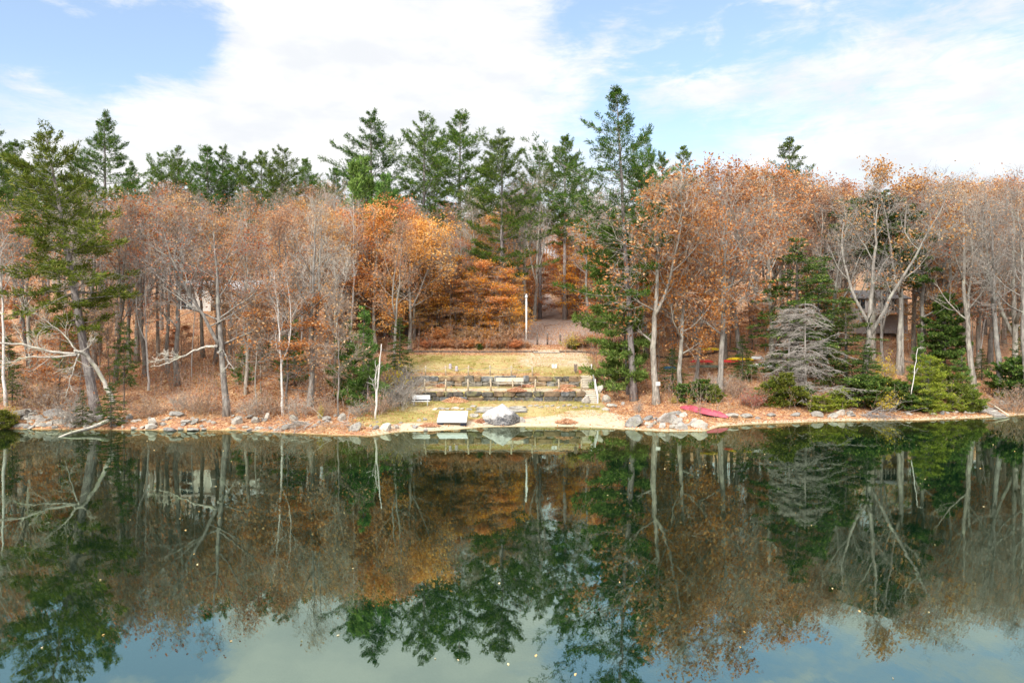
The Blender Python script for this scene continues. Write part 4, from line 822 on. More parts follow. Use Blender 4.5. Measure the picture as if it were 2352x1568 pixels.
    o = obj('floating_leaves', g, [L_FLOAT]); tag(o, 'scattered yellow leaves floating on the still lake', 'floating leaves', kind='stuff')
M_TURF = leafmat('turf', [(0, (.25, .2, .05)), (.5, (.42, .36, .10)), (1, (.58, .5, .2))], .2, 0, 0)
L_FLOAT = leafmat('leaf_floating', [(0, (.7, .4, .12)), (1, (.85, .7, .4))])
litter()

SHRUB = [
 # twiggy shrubs by the terraces and along the banks
 ('twig0', 905, 63, 850, 'grey twiggy shrub at the end of the stone walls', 1.2), ('twig2', 932, 65.0, 850, 'tall grey brushy shrub hiding the end of the upper wall', 1.2), ('twig0', 925, 69.0, 835, 'grey brush where the upper fence disappears', 1.1), ('twig2', 915, 60.5, 872, 'bare arching shrub near the white bench and shore', 1.1),
 ('twig1', 870, 58.5, 901, 'rosy-grey shrub by the slim birch snag', 1.2), ('twig0', 825, 57.5, 916, 'grey shrub crowding the bank beside the pair-stemmed tree', 1.2), ('twig1', 740, 56.5, 908, 'rosy bare shrub at the foot of the tall pale-trunked tree', 1.3), ('twig2', 690, 56, 901, 'ash-grey shrub leaning out over the boulders', 1.2),
 ('twig1', 620, 57, 896, 'rosy thicket behind the boulders under the crooked birch', 1.3), ('twig0', 575, 57, 901, 'brown-grey shrub just beyond the knotty waterside oak', 1.2), ('twig1', 470, 57.5, 896, 'rosy shrub on the stony bank before the knotty oak', 1.2), ('twig2', 415, 58, 891, 'thin grey shrub above the biggest waterline slabs', 1.), ('twig1', 340, 57, 901, 'rusty shrub between the dark hemlock and the slabs', 1.1),
 ('twig0', 155, 54.5, 896, 'mass of pale dead brush hanging beneath the arched tree', 1.1), ('twig1', 100, 58, 866, 'rosy brush upslope of the pale folding chair', 1.3), ('twig1', 40, 60, 861, 'rosy brush behind the pale edge birch', 1.3),
 ('leafy1', 978, 81.6, 776, 'rusty shrub at the start of the hedge above the lawn', 1.5), ('leafy0', 1003, 81.4, 778, 'brown hedge shrub, second along the edging timbers', 1.5), ('leafy1', 1028, 81.7, 774, 'orange hedge shrub, third along the edging timbers', 1.5), ('leafy0', 1052, 81.4, 777, 'brown hedge shrub, fourth along the edging timbers', 1.5), ('leafy1', 1078, 81.6, 774, 'orange hedge shrub, fifth along the edging timbers', 1.5), ('ever0', 1100, 81.0, 786, 'tiny dark evergreen in front of the leafy hedge', 1.1),
 ('leafy0', 1104, 81.8, 778, 'brown hedge shrub behind the tiny evergreen', 1.5), ('leafy1', 1130, 81.5, 776, 'orange hedge shrub just past the tiny evergreen', 1.5), ('leafy0', 1156, 81.6, 774, 'brown hedge shrub next to last before the white post', 1.5), ('leafy1', 1182, 81.4, 776, 'orange hedge shrub just before the white post', 1.5), ('leafy0', 1206, 81.6, 780, 'brown hedge shrub directly in front of the white post', 1.3),
 ('leafy1', 1015, 83.4, 748, 'taller rusty shrub behind the start of the hedge', 1.5), ('leafy0', 1065, 83.6, 750, 'taller brown shrub behind the middle of the hedge', 1.5), ('leafy1', 1120, 83.5, 750, 'taller orange shrub behind the tiny evergreen', 1.5), ('leafy0', 1170, 83.4, 752, 'taller brown shrub behind the hedge end', 1.5),
 ('yelbush', 1308, 81.6, 762, 'golden-green shrub beside the dark bollard', 1.3), ('ever1', 1316, 81.2, 778, 'olive shrub tucked into the golden one by the path', 1.1), ('leafy0', 1338, 81.7, 766, 'purplish brown shrub beyond the golden shrub', 1.6), ('leafy1', 1372, 81.9, 764, 'pinkish leafy shrub under the low pine boughs', 1.5), ('leafy0', 1408, 81.8, 768, 'brown leafy shrub mostly hidden by the pine boughs', 1.5),
 ('redbush', 1735, 62.8, 890, 'pinkish red shrub at the waterside beyond the canoe', 1.0), ('redbush', 1712, 64, 905, 'smaller coral-red shrub touching the canoe tip', .9), ('twig1', 1690, 67, 860, 'rosy thicket rising behind the canoe', 1.3), ('twig2', 1640, 69, 850, 'tall thin-stemmed grey thicket under the kayak rack', 1.3), ('twig0', 1465, 60, 915, 'lone small leafless shrub on the leafy bank above the rocks', .7),
 ('ever0', 1575, 66, 880, 'dark evergreen shrub between the two lakeside oaks', 1.4), ('ever0', 1610, 66.5, 870, 'dull green shrub beneath the slanting oak', 1.4), ('ever1', 1642, 65.5, 885, 'olive shrub right behind the canoe', 1.1), ('yelbush', 1545, 65, 905, 'yellow-leaved low shrub at the foot of the sign oak', .8), ('yelbush', 1585, 64.5, 910, 'second yellow low shrub, nearer the canoe', .7),
 ('ever1', 1775, 64, 870, 'dark bank evergreen just past the red shrub', 1.3), ('ever1', 1800, 63.5, 855, 'olive evergreen shrub beneath the dead hemlock boughs', 1.2), ('lime', 1880, 62.6, 905, 'lime-yellow evergreen spray hanging over the waterside stones', 1.4), ('lime', 1905, 63.2, 915, 'second lime-yellow spray beside the waterside stones', 1.0), ('ever0', 1840, 64, 885, 'dark evergreen shrub behind the lime spray', 1.4), ('lime', 1925, 64.2, 890, 'green evergreen shrub between lime spray and driftwood', 1.3),
 ('ever0', 1985, 64.5, 860, 'broad dark evergreen shrub over the driftwood pile', 1.5), ('ever1', 2030, 65, 865, 'olive evergreen shrub with yellow leaves near the driftwood', 1.4), ('yelbush', 2025, 64, 880, 'sprinkle of bright yellow leaves in front of the evergreens', .9), ('yelbush', 2035, 72, 805, 'small yellow sapling at the foot of the oak before the deck', .6), ('ever0', 2070, 64.2, 875, 'dark shrub behind the bent trunk of the lime hemlock', 1.4), ('lime', 2190, 64.5, 905, 'lime shrub at the skirt of the bent hemlock', 1.1),
 ('ever0', 2120, 63.2, 905, 'dark green skirt under the lime hemlock by the strand', 1.3), ('ever1', 2160, 69, 835, 'greyish evergreen shrub above the lime hemlock', 1.2), ('ever1', 2232, 64.8, 895, 'olive shrub beside the lower wooden steps', 1.1), ('ever1', 2215, 66.5, 880, 'low olive shrub uphill of the strand near the steps', 1.1), ('ever0', 2330, 70, 820, 'evergreen shrub near the upper steps at the edge', 1.2), ('twig1', 2330, 66, 880, 'rosy low shrub beyond the wooden steps', 1.1),
 ('yelbush', 25, 55.5, 925, 'yellow-leaved shrub on the rubble beside the edge birch', .9), ('ever1', 10, 54.5, 940, 'olive shrub on top of the rubble at the picture edge', 1.), ('yelbush', 905, 66, 832, 'small yellow-leaved shrub below the dark low hemlock', .7), ('yelbush', 735, 55.6, 922, 'single small golden seedling on the leafy bank', .35),
]
for k, u, D, v, l, w in SHRUB: T(k, u, D, v, l, w=w)

# look-alikes in one stretch of wood are told apart by their height
_by = {}
for o in list(scene.objects):
    if o.get('category') in ('tree',) and o.get('group'): _by.setdefault(o['label'], []).append(o)
for l, os_ in _by.items():
    if len(os_) in (2, 3):
        os_.sort(key=lambda o: -(CAM_H - o.location.z - o.scale.z * 0) * 0 - (o.location.z + o.children[1].bound_box[1][2] * o.scale.z))
        for w_, o in zip(('taller', 'shorter') if len(os_) == 2 else ('tallest', 'middle-sized', 'shortest'), os_): o['label'] = w_ + ' ' + l
# ------------------------------------------------------------------ stones
def simple(name, a, b, rough=.8, sc=4., bstr=.25, spec=.2, stops=(.35, .68)):
    m, t, out = mat_base(name); oc = t.node('ShaderNodeTexCoord').outputs['Object']; n = t.noise(oc, sc, 5, .62)
    principled(t, out, t.mix(t.sstep(n, *stops), a, b), rough, spec, n, bstr, .02); return m
def stonemat(name, a, b, c, moss=.35):
    m, t, out = mat_base(name); oc = t.node('ShaderNodeTexCoord').outputs['Object']; rnd = t.node('ShaderNodeObjectInfo').outputs['Random']
    off = t.node('ShaderNodeVectorMath'); off.operation = 'ADD'; t.l.new(oc, off.inputs[0]); t.l.new(t.m('MULTIPLY', rnd, 40.), off.inputs[1]); oc = off.outputs[0]
    n = t.noise(oc, 2.2, 6, .65); n2 = t.noise(oc, 9., 5, .7); n3 = t.noise(oc, 1.1, 3)
    col = t.mix(t.sstep(n, .35, .65), a, b); col = t.mix(t.m('MULTIPLY', t.sstep(n2, .5, .66), .55), col, c)
    col = t.mix(t.m('MULTIPLY', t.sstep(n3, .55, .7), moss), col, (.22, .22, .09))
    col = t.mix(1., col, t.mix(rnd, (.62, .62, .64), (1.25, 1.2, 1.12)), 'MULTIPLY')
    gz_ = t.node('ShaderNodeSeparateXYZ'); t.l.new(t.node('ShaderNodeNewGeometry').outputs['Position'], gz_.inputs[0]); col = t.mix(t.sstep(gz_.outputs[2], .0, .12), (.10, .09, .07), col)
    principled(t, out, col, .85, .25, t.m('ADD', n, t.m('MULTIPLY', n2, .4)), .7, .06); return m
M_STONE = stonemat('stone', (.20, .19, .17), (.40, .38, .34), (.52, .51, .48)); M_STONEP = stonemat('stone_pale', (.28, .26, .235), (.47, .44, .40), (.58, .56, .52), .25)
M_WALL = stonemat('wall_stone', (.05, .047, .04), (.15, .135, .115), (.24, .24, .21), .6)
def ico(n):
    import bmesh
    bm = bmesh.new(); bmesh.ops.create_icosphere(bm, subdivisions=n, radius=1); v = np.array([q.co[:] for q in bm.verts]); f = np.array([[q.index for q in p.verts] for p in bm.faces]); bm.free(); return v, f
IV, IF = ico(3); IV4, IF4 = ico(4)
def rockg(seed, sub=3, cuts=7, rough=.1, size=(1, 1, 1), lo=.55):
    rg = np.random.default_rng(seed); V, F = (IV.copy(), IF) if sub == 3 else (IV4.copy(), IF4)
    for _ in range(cuts):
        n = norm(rg.normal(0, 1, 3)); d = rg.uniform(lo, .9); h = V @ n; V = V - np.maximum(h - d, 0)[:, None] * n
    q = fbm(V[:, 0] * 2 + 5, V[:, 1] * 2 + V[:, 2] * 1.7, seed, 5) - .5; V = V * (1 + q[:, None] * rough * 2)
    g = G(); g.add(V * size, F, 0, False); return g
RM = [rockg(600 + i, 3, 16, .16, lo=.42).mesh('rock', M_STONE) for i in range(7)]; RP = [rockg(620 + i, 3, 15, .14, lo=.42).mesh('rock', M_STONEP) for i in range(4)]
RSLAB = rockg(655, 3, 22, .2, lo=.34).mesh('rock', M_STONEP); rr_ = random.Random(3)
def rock(u, v, wpx, hpx, label, pale=False, group=None, dep=None, me=None, rot=None):
    """a stone whose foot shows at level v, width and height in picture units"""
    D = solveD(u, v); x = wx(u, D); z = max(gz(x, D), -.05); s = D / FP
    o = bpy.data.objects.new('rock', me or rr_.choice(RP if pale else RM)); link(o); w, h = wpx * s / 2, hpx * s / 2
    d = dep or w * .8; o.location = (x, D + d * .6, z + h * .52); o.scale = (w * 1.08, d, h * 1.25); o.rotation_euler = (rr_.uniform(-.12, .12), rr_.uniform(-.12, .12), rot if rot is not None else rr_.uniform(-.4, .4))
    return tag(o, label, 'rock', group)
def solveD(u, v):
    """distance at which the ground on bearing u shows at level v"""
    D = np.arange(46, 140, .05); x = wx(u, D); z = np.maximum(ground(x, D), 0); vv = 784 + (CAM_H - z) * FP / D; i = np.argmax(vv <= v); return float(D[i])

big = rockg(700, 4, 0, .0, (1, 1, 1)); V = IV4.copy()
for n, d in [((0, -.95, .32), .52), ((-.62, -.25, .74), .60), ((.75, -.1, .66), .62), ((.3, -.8, .5), .62), ((-.7, -.7, .05), .72), ((.8, -.55, .1), .74), ((0, .8, .6), .6), ((-.2, -.4, .9), .80), ((-.45, -.75, .45), .66)]:
    n = norm(np.array(n)); V = V - np.maximum(V @ n - d, 0)[:, None] * n
V = V * (1 + (fbm(V[:, 0] * 2.2 + 3, V[:, 1] * 2 + V[:, 2] * 2.4, 5, 5) - .5)[:, None] * .22); big = G(); big.add(V, IF4, 0)
def bouldermat():
    m, t, out = mat_base('boulder'); geo = t.node('ShaderNodeNewGeometry'); oc = t.node('ShaderNodeTexCoord').outputs['Object']; s = t.node('ShaderNodeSeparateXYZ'); t.l.new(oc, s.inputs[0])
    n = t.noise(t.mapping(oc, (1.5, 1.5, .8)), 2.2, 6, .65); n2 = t.noise(oc, 7., 5, .7)
    dark = t.mix(t.sstep(n2, .4, .6), (.06, .06, .065), (.22, .21, .20)); pale = t.mix(t.sstep(n2, .35, .6), (.34, .325, .31), (.54, .52, .50))
    k = t.sstep(t.m('ADD', t.m('ADD', s.outputs[2], t.m('MULTIPLY', s.outputs[0], -.35)), t.m('MULTIPLY', t.m('SUBTRACT', n, .5), .8)), -.10, .16)
    principled(t, out, t.mix(k, dark, pale), .85, .2, t.m('ADD', n, n2), .8, .05); return m
D = 56.4; x = wx(1151, D); o = obj('boulder', big, bouldermat(), None, (x, D + .9, gz(x, D) + .72)); o.scale = (1.58, 1.35, 1.12); tag(o, 'huge pale-topped grey boulder with dark front face standing on the sand', 'boulder')

ROCKS = [  # foot u, foot v, w, h, pale, label
 (817, 990, 32, 32, 0, 'tall rounded grey-brown boulder at the waterline near the birch snag'), (886, 990, 38, 24, 1, 'bright pale boulder on the leafy shore just beyond the birch snag'), (912, 984, 14, 10, 0, 'mossy small stone leaning on the bright pale boulder'),
 (862, 986, 18, 12, 0, 'small grey stone between the rounded boulder and the bright pale one'), (783, 966, 24, 20, 0, 'flat-faced grey stone by the foot of the pair-stemmed tree'), (746, 968, 26, 18, 0, 'lumpy stone on the bank under the twig pile'), (657, 986, 30, 18, 0, 'tan rounded boulder next to the fallen brush at the waterline'),
 (672, 966, 24, 20, 0, 'slanted grey boulder above the tan rounded one'), (613, 964, 14, 22, 1, 'upright pale narrow stone on the bouldery bank'), (586, 972, 30, 18, 0, 'sloping slab lying beside the upright pale stone'), (570, 962, 26, 12, 0, 'long grey stone resting on the sloping slab'), (541, 975, 30, 24, 0, 'round dark boulder just past the knotty oak'),
 (560, 985, 18, 10, 0, 'small wet stone below the round dark boulder'), (592, 986, 22, 9, 0, 'flat wet stone at the waterline near the upright pale stone'), (574, 990, 16, 9, 1, 'small pale stone touching the water below the sloping slab'),
 (447, 973, 24, 20, 0, 'oval boulder with pale top halfway along the bouldery bank'), (396, 958, 44, 20, 0, 'broad pale-grey boulder topping the bouldery bank'), (344, 982, 46, 26, 1, 'largest angular slab at the waterline of the bouldery bank'), (338, 988, 44, 18, 0, 'dark wet slab beneath the largest angular slab'),
 (372, 978, 18, 12, 0, 'little stone wedged beside the largest slab'), (386, 990, 34, 14, 0, 'smooth grey stone in the water after the dark slab'), (412, 988, 20, 10, 0, 'domed wet stone between two bigger waterline stones'), (436, 990, 34, 13, 0, 'wide low wet stone dipping in the water'), (420, 974, 34, 15, 0, 'long rounded stone below the broad pale-grey boulder'),
 (466, 988, 18, 8, 0, 'small brown stone just above the water near the oval boulder'), (293, 964, 18, 14, 0, 'grey stone with white patch before the small bright hemlock'), (283, 972, 28, 10, 0, 'mossy flat stone at the head of the driftwood log'), (228, 968, 24, 22, 1, 'round ball-like pale boulder beside the driftwood log'), (207, 970, 22, 24, 0, 'upright grey boulder by the ball-like one'),
 (253, 970, 30, 18, 0, 'ridged grey stone directly behind the driftwood log'), (180, 972, 26, 16, 0, 'tan stone sitting before the upright grey boulder'), (35, 962, 56, 26, 0, 'large leaning slab at the seaward end of the rubble heap'), (118, 956, 44, 22, 1, 'long pale slab near the top of the rubble under the folding chair'), (84, 965, 30, 18, 1, 'blocky pale stone in the middle of the rubble'),
 (1462, 981, 48, 36, 0, 'big pyramid-shaped grey boulder at the beach edge of the rock pile'), (1530, 972, 36, 32, 1, 'greenish-white upright boulder in the middle of the rock pile'), (1524, 984, 22, 18, 1, 'small cream boulder at the foot of the greenish-white one'), (1556, 974, 36, 24, 0, 'dark rounded boulder towards the canoe end of the rock pile'), (1567, 988, 30, 22, 1, 'bright white wedge boulder at the water edge of the rock pile'),
 (1545, 985, 24, 16, 0, 'dark stone squeezed between cream and white boulders'), (1490, 966, 30, 14, 0, 'low dark stone joining the pyramid boulder to the pile'), (1548, 954, 36, 12, 0, 'flat stone at the back of the rock pile'), (1572, 957, 24, 14, 0, 'mossy stone at the back corner of the rock pile'), (1609, 984, 40, 30, 1, 'square cream block standing alone between rock pile and canoe'),
 (1680, 960, 40, 16, 0, 'broad grey stone under the tip of the canoe'), (1715, 961, 36, 16, 0, 'grey rock with yellow leaf just past the canoe tip'), (1772, 958, 28, 14, 0, 'low grey rock beneath the bank evergreens'), (1832, 957, 34, 12, 0, 'mossy flat rock on the narrow strand'), (1877, 958, 30, 18, 0, 'pale-striped rock under the lime spray'), (1918, 960, 28, 16, 0, 'rounded lichen rock on the strand near the driftwood'),
 (1935, 955, 26, 20, 1, 'white-patched rock at the start of the driftwood pile'), (1955, 954, 18, 14, 0, 'small grey rock between white-patched rock and driftwood'), (2258, 932, 22, 16, 0, 'dark grey rock on the bank by the wooden steps'), (2228, 934, 14, 8, 1, 'small pale rock on the strand near the steps'), (2334, 935, 20, 18, 0, 'rounded grey rock past the bottom of the steps'), (2290, 943, 40, 10, 1, 'flat pale ledge at the foot of the wooden steps'), (2310, 930, 24, 16, 1, 'pale tumbled block beside the lowest wooden step'),
 (1348, 926, 22, 24, 1, 'tan boulder at the foot of the lower stair flight'), (1378, 908, 24, 24, 0, 'brown boulder beside the lower handrail'), (1392, 925, 26, 28, 0, 'dark pointed boulder below the brown one by the handrail'), (1403, 936, 32, 14, 0, 'flat greyish boulder ending the lawn border'), (1392, 943, 20, 12, 1, 'white rounded stone at the end of the lawn border'),
 (1090, 958, 24, 14, 0, 'dark flat stone between platform and huge boulder'), (1116, 976, 14, 9, 1, 'small cream stone at the foot of the huge boulder'), (1196, 970, 20, 16, 1, 'tan and white stone touching the huge boulder on the sand'), (963, 968, 12, 9, 1, 'white stone on the leafy shore before the platform'), (975, 965, 14, 9, 0, 'bluish grey stone beside the white stone near the platform'), (953, 984, 14, 8, 1, 'pale stone at the waterline before the platform'),
 (1432, 930, 12, 10, 1, 'white pebble-like stone on the leafy bank above the beach'), (1170, 1185, 1, 1, 0, ''),
]
for u, v, w, h, p, l in ROCKS:
    if l: rock(u, v, w, h, l, p, me=RSLAB if 'largest angular' in l else None)
# border of small stones across the lower lawn, and loose rubble
for i, u in enumerate(list(range(1205, 1385, 13))): rock(u, 937 - (i % 3) * 2 + rr_.uniform(-1, 1), rr_.uniform(9, 15), rr_.uniform(5, 8), f'{"pale" if i % 2 else "grey"} small stone in the lawn border row {"behind the huge boulder" if u < 1240 else "facing the middle of the beach" if u < 1310 else "before the lower stairs"}', i % 2, 'stones bordering the lower lawn')
for i, u in enumerate([1000, 1012, 1028, 1045, 1062, 1076, 1088]): rock(u, 939 + rr_.uniform(-4, 3), rr_.uniform(12, 20), rr_.uniform(5, 8), 'flat stone set in the lawn behind the white platform', i % 3 == 0, 'flat stones behind the platform')
rub = lambda u: 'next to the edge birch' if u < 50 else 'before the large leaning slab' if u < 90 else 'under the folding chair' if u < 140 else 'beneath the arched dead tree'
for i in range(110):
    u = rr_.uniform(-8, 215); v = rr_.uniform(948, 986); rock(u, v, rr_.uniform(12, 30), rr_.uniform(7, 14), f'{"pale" if i % 2 else "dark"} loose stone in the rubble heap {rub(u)}', i % 2, f'rubble stones {rub(u)}')
bank = lambda u: next(t for l, t in [(262, 'behind the driftwood log'), (330, 'before the irregular dark hemlock'), (400, 'around the largest angular slab'), (480, 'past the broad pale-grey boulder'), (560, 'at the foot of the knotty oak'), (640, 'below the upright pale stone'), (720, 'under the fallen brush'), (999, 'before the pair-stemmed tree')] if u < l)
for i in range(50):
    u = rr_.uniform(215, 790); v = rr_.uniform(958, 988 + (u > 500) * 8); rock(u, v, rr_.uniform(7, 20), rr_.uniform(5, 12), f'small stone scattered on the leafy bank {bank(u)}', rr_.random() < .2, f'small stones of the bank {bank(u)}')
for i in range(16):
    u = rr_.uniform(800, 990); rock(u, rr_.uniform(970, 998), rr_.uniform(6, 13), rr_.uniform(4, 8), 'small stone on the leafy shore between birch snag and platform', rr_.random() < .4, 'small stones before the platform')
for i in range(14):
    u = rr_.uniform(1480, 1600); rock(u, rr_.uniform(958, 984), rr_.uniform(10, 20), rr_.uniform(7, 13), 'small grey stone in the rock pile beside the beach', rr_.random() < .3, 'small stones of the rock pile')
for i in range(26):
    u = rr_.uniform(1730, 2345); rock(u, solve := np.interp(u, [1730, 2345], [962, 945]) + rr_.uniform(-3, 3), rr_.uniform(8, 24), rr_.uniform(5, 12), 'small stone along the narrow strand below the evergreens', rr_.random() < .4, 'small stones of the narrow strand')
for k in range(5):   # layered flat steps beside the boulder
    for s_ in (-1, 1):
        D = 60.5 + k * .32; x = wx(1151, D) + s_ * 1.5; g = rockg(760 + k * 2 + (s_ > 0), 3, 3, .05, (.85, .28, .09)); o = obj('step_slab', g, M_STONE, None, (x + rr_.uniform(-.1, .1), D, gz(x, D) + .05 + k * .02)); tag(o, 'thin flat ledge stone stacked behind the huge boulder', 'stone slab', 'ledge stones behind the huge boulder')

# ------------------------------------------------------------------ retaining walls with posts and rope
def stone_wall(name, label, y, x0, x1, z0, z1, courses, seed):
    rg = random.Random(seed); g = G(); H = z1 - z0; hs = H / courses
    g.box(((x0 + x1) / 2, y + .28, (z0 + z1) / 2 - .1), (x1 - x0, .25, H), (0, 0, 0), 1)
    for c in range(courses):
        x = x0 + rg.uniform(-.4, 0)
        while x < x1:
            w = rg.uniform(.55, 1.75); w = min(w, x1 - x + .1)
            if w < .3: break
            h = hs * rg.uniform(.9, 1.12); vz = z0 + c * hs + hs / 2 + rg.uniform(-.03, .03); i = rg.randint(0, 10 ** 6)
            V, F = IV.copy(), IF; V = np.sign(V) * np.abs(V) ** .36; V = V / np.abs(V).max(0); q = fbm(V[:, 0] * 1.5 + V[:, 1], V[:, 2] * 1.5 + V[:, 1] * .5, i % 97, 3) - .5; V = V * (1 + q[:, None] * .4)
            g.add(V * [w * .49, .3, h * .49] + [x + w / 2, y + .16 + rg.uniform(-.05, .05), vz], F, [0, 0, 2, 3][rg.randint(0, 3)])
            x += w
    me = g.mesh(name, [M_WALL, M_DARKGAP, M_WALL2, M_WALL3]); o = bpy.data.objects.new(name, me); link(o); return tag(o, label, 'retaining wall', kind='thing')
M_DARKGAP = simple('gap_earth', (.03, .027, .02), (.06, .05, .04)); M_WALL2 = stonemat('wall_stone_blue', (.07, .075, .08), (.22, .225, .23), (.10, .10, .09), .4); M_WALL3 = stonemat('wall_stone_rust', (.12, .085, .055), (.27, .19, .12), (.09, .08, .06), .5)
stone_wall('stone_wall', 'lower dry-stone retaining wall of mixed dark blocks behind the beach lawn', WALL1 - .12, -12.6, 7.0, 1.15, 2.17, 2, 4)
stone_wall('stone_wall', 'upper dry-stone retaining wall behind the wooden bench', WALL2 - .12, -12.8, 7.0, 2.33, 3.47, 2, 9)
M_POST = simple('post_wood', (.34, .27, .18), (.52, .43, .31)); M_ROPE = simple('rope', (.30, .27, .22), (.42, .38, .32)); M_WPAINT = simple('white_paint', (.60, .60, .58), (.72, .72, .70), .5, 2., .05); M_WPLAST = simple('white_plastic', (.46, .46, .45), (.68, .68, .69), .55, 3, .05)
M_PALEW = simple('pale_wood', (.48, .42, .32), (.64, .57, .45), .8, 5); M_GREYW = simple('grey_wood', (.22, .2, .18), (.38, .35, .31)); M_DKW = simple('dark_wood', (.06, .05, .045), (.14, .11, .09)); M_TIMBER = simple('edging_timber', (.07, .055, .045), (.18, .13, .10))
def post_row(us, y, tops, dz, kind, last):
    P = []; order = ['first', 'second', 'third', 'fourth', 'fifth', 'sixth', 'seventh', 'eighth', 'ninth', 'tenth']; n = len(us)
    for i, u in enumerate(us):
        x = wx(u, y); z = gz(x, y + .12); h = tops[i] - z; g = G(); rgx = random.Random(i * 7 + int(y)); g.tube([(0, 0, -.1), (rgx.uniform(-.02, .02), 0, h * .5), (rgx.uniform(-.05, .05), 0, h)], [.085, .08, .075], 8)
        o = thing('fence_post', f'{order[n - 1 - i]} wooden rope-fence post from the stairs on the {kind} wall', 'fence post', (x, y + .12, z), group=f'rope fence posts on the {kind} wall'); obj('shaft', g, M_POST, o)
        c = G(); c.tube([(0, -.0, h - .22), (0, 0, h - .16)], [.098, .098], 8); obj('rope_ring', c, M_ROPE, o); P.append((x, y + .12, z + h - .19))
    for i in range(n - 1):
        a, b = np.array(P[i]), np.array(P[i + 1]); t = np.linspace(0, 1, 11)[:, None]; q = a + (b - a) * t; q[:, 2] -= .30 * 4 * (t * (1 - t))[:, 0]; q = np.array([a + (b - a) * .02, *q[1:-1], a + (b - a) * .98]); g = G(); g.tube(q - a, .022, 5, 0)
        o = obj('rope', g, M_ROPE, None, tuple(a)); tag(o, f'rope sagging between the {order[n - 2 - i]} and {order[n - 1 - i]} posts from the stairs, {kind} wall', 'rope', f'sagging ropes of the {kind} fence')
Z = lambda zy: (980 + zy / 3.36) * .7656
U = lambda zx: (1150 + zx / 3.36) * .7656
lu = [U(q) for q in (200, 415, 628, 855, 1083, 1305, 1533, 1770, 1998)]; post_row(lu, WALL1, [wz(Z(528), WALL1)] * 9, 0, 'lower', 1)
uu = [U(q) for q in (45, 230, 423, 628, 857, 1075, 1290, 1502)]; post_row(uu, WALL2, [wz(Z(q), WALL2) for q in (392, 392, 392, 390, 388, 385, 388, 398)], 0, 'upper', 1)

# ------------------------------------------------------------------ stairs and white handrails
def stairs(label, x0, x1, ya, yb, za, zb, n, mat):
    o = thing('stairs', label, 'stairs', ((x0 + x1) / 2, ya, za)); dy = (yb - ya) / n; dz = (zb - za) / n
    for i in range(n):
        g = G(); g.box((0, dy * (i + .5), dz * (i + .5) + dz * .5 - .035 - .05), (x1 - x0, dy + .06, .09), bev=.015); obj('tread', g, M_PALEW, o)
        g = G(); g.box((0, dy * i + .04, dz * (i + .5) - .08), (x1 - x0 - .06, .04, dz - .05)); obj('riser', g, M_GREYW, o)
    for s in (-1, 1):
        g = G(); g.box((s * ((x1 - x0) / 2 + .04), (yb - ya) / 2, (zb - za) / 2 - .12), (.06, hypot(yb - ya, zb - za), .24), (atan2(zb - za, yb - ya), 0, 0)); obj('stringer', g, M_GREYW, o)
def handrail(label, x, ya, yb, za, zb, ha, hb):
    o = thing('handrail', label, 'handrail', (x, ya, za))
    for y, z, h, nm in ((0, 0, ha, 'post'), (yb - ya, zb - za, hb, 'post')):
        g = G(); g.box((0, y, z + h / 2 - .05), (.12, .12, h + .1), bev=.01); p = obj(nm, g, M_WPAINT, o); g = G(); g.box((0, y, z + h + .02), (.15, .15, .035), bev=.01); obj('cap', g, M_WPAINT, p)
    dz = (zb + hb) - (za + ha)
    for k, nm in ((.07, 'top_rail'), (.5, 'lower_rail')):
        g = G(); g.box((0, (yb - ya) / 2, (ha + (zb - za) + hb) / 2 - k), (.06, hypot(yb - ya, dz) - .1, .12), (atan2(dz, yb - ya), 0, 0), bev=.01); obj(nm, g, M_WPAINT, o)
stairs('lower flight of weathered wooden steps from beach lawn to bench terrace', 7.06, 8.12, 64.6, 66.7, .95, 2.2, 8, 0)
stairs('upper flight of weathered wooden steps beside the upper stone wall', 7.06, 8.2, 68.5, 70.8, 2.33, 3.52, 8, 0)
handrail('white wooden handrail of the lower stair flight', 8.12, 64.7, 66.7, 1.0, 2.2, 1.0, 1.1)
handrail('white wooden handrail of the upper stair flight', 8.25, 68.6, 70.9, 2.38, 3.52, 1.0, 1.1)

# ------------------------------------------------------------------ swimming platform, benches, sign posts, pots
def platform():
    xa, xb = wx(1003.5, 55.4), wx(1071.5, 55.4); W = xb - xa; L = 2.0; o = thing('swim_platform', 'white swimming platform on dark floats, hauled out tilted on the shore', 'swim platform', ((xa + xb) / 2, 55.45, .42), (radians(17), 0, 0))
    g = G(); n = 11
    for i in range(n): g.box((0, L * (i + .5) / n, .14), (W, L / n - .012, .04), bev=.006)
    obj('deck', g, M_WPLAST, o)
    g = G(); g.box((0, -.02, .08), (W + .02, .04, .14)); g.box((0, L + .02, .08), (W + .02, .04, .14)); 
    for s in (-1, 1): g.box((s * (W / 2 - .01), L / 2, .07), (.04, L, .1))
    obj('frame', g, M_WPAINT, o)
    for s in (-1, 1):
        for y in (.22, L - .3):
            f = G(); f.box((s * (W / 2 - .26), y, -.17), (.5, .5, .34), bev=.05); obj('float', f, M_NAVY, o)
M_NAVY = simple('navy_plastic', (.012, .016, .03), (.03, .035, .055), .45)
platform()
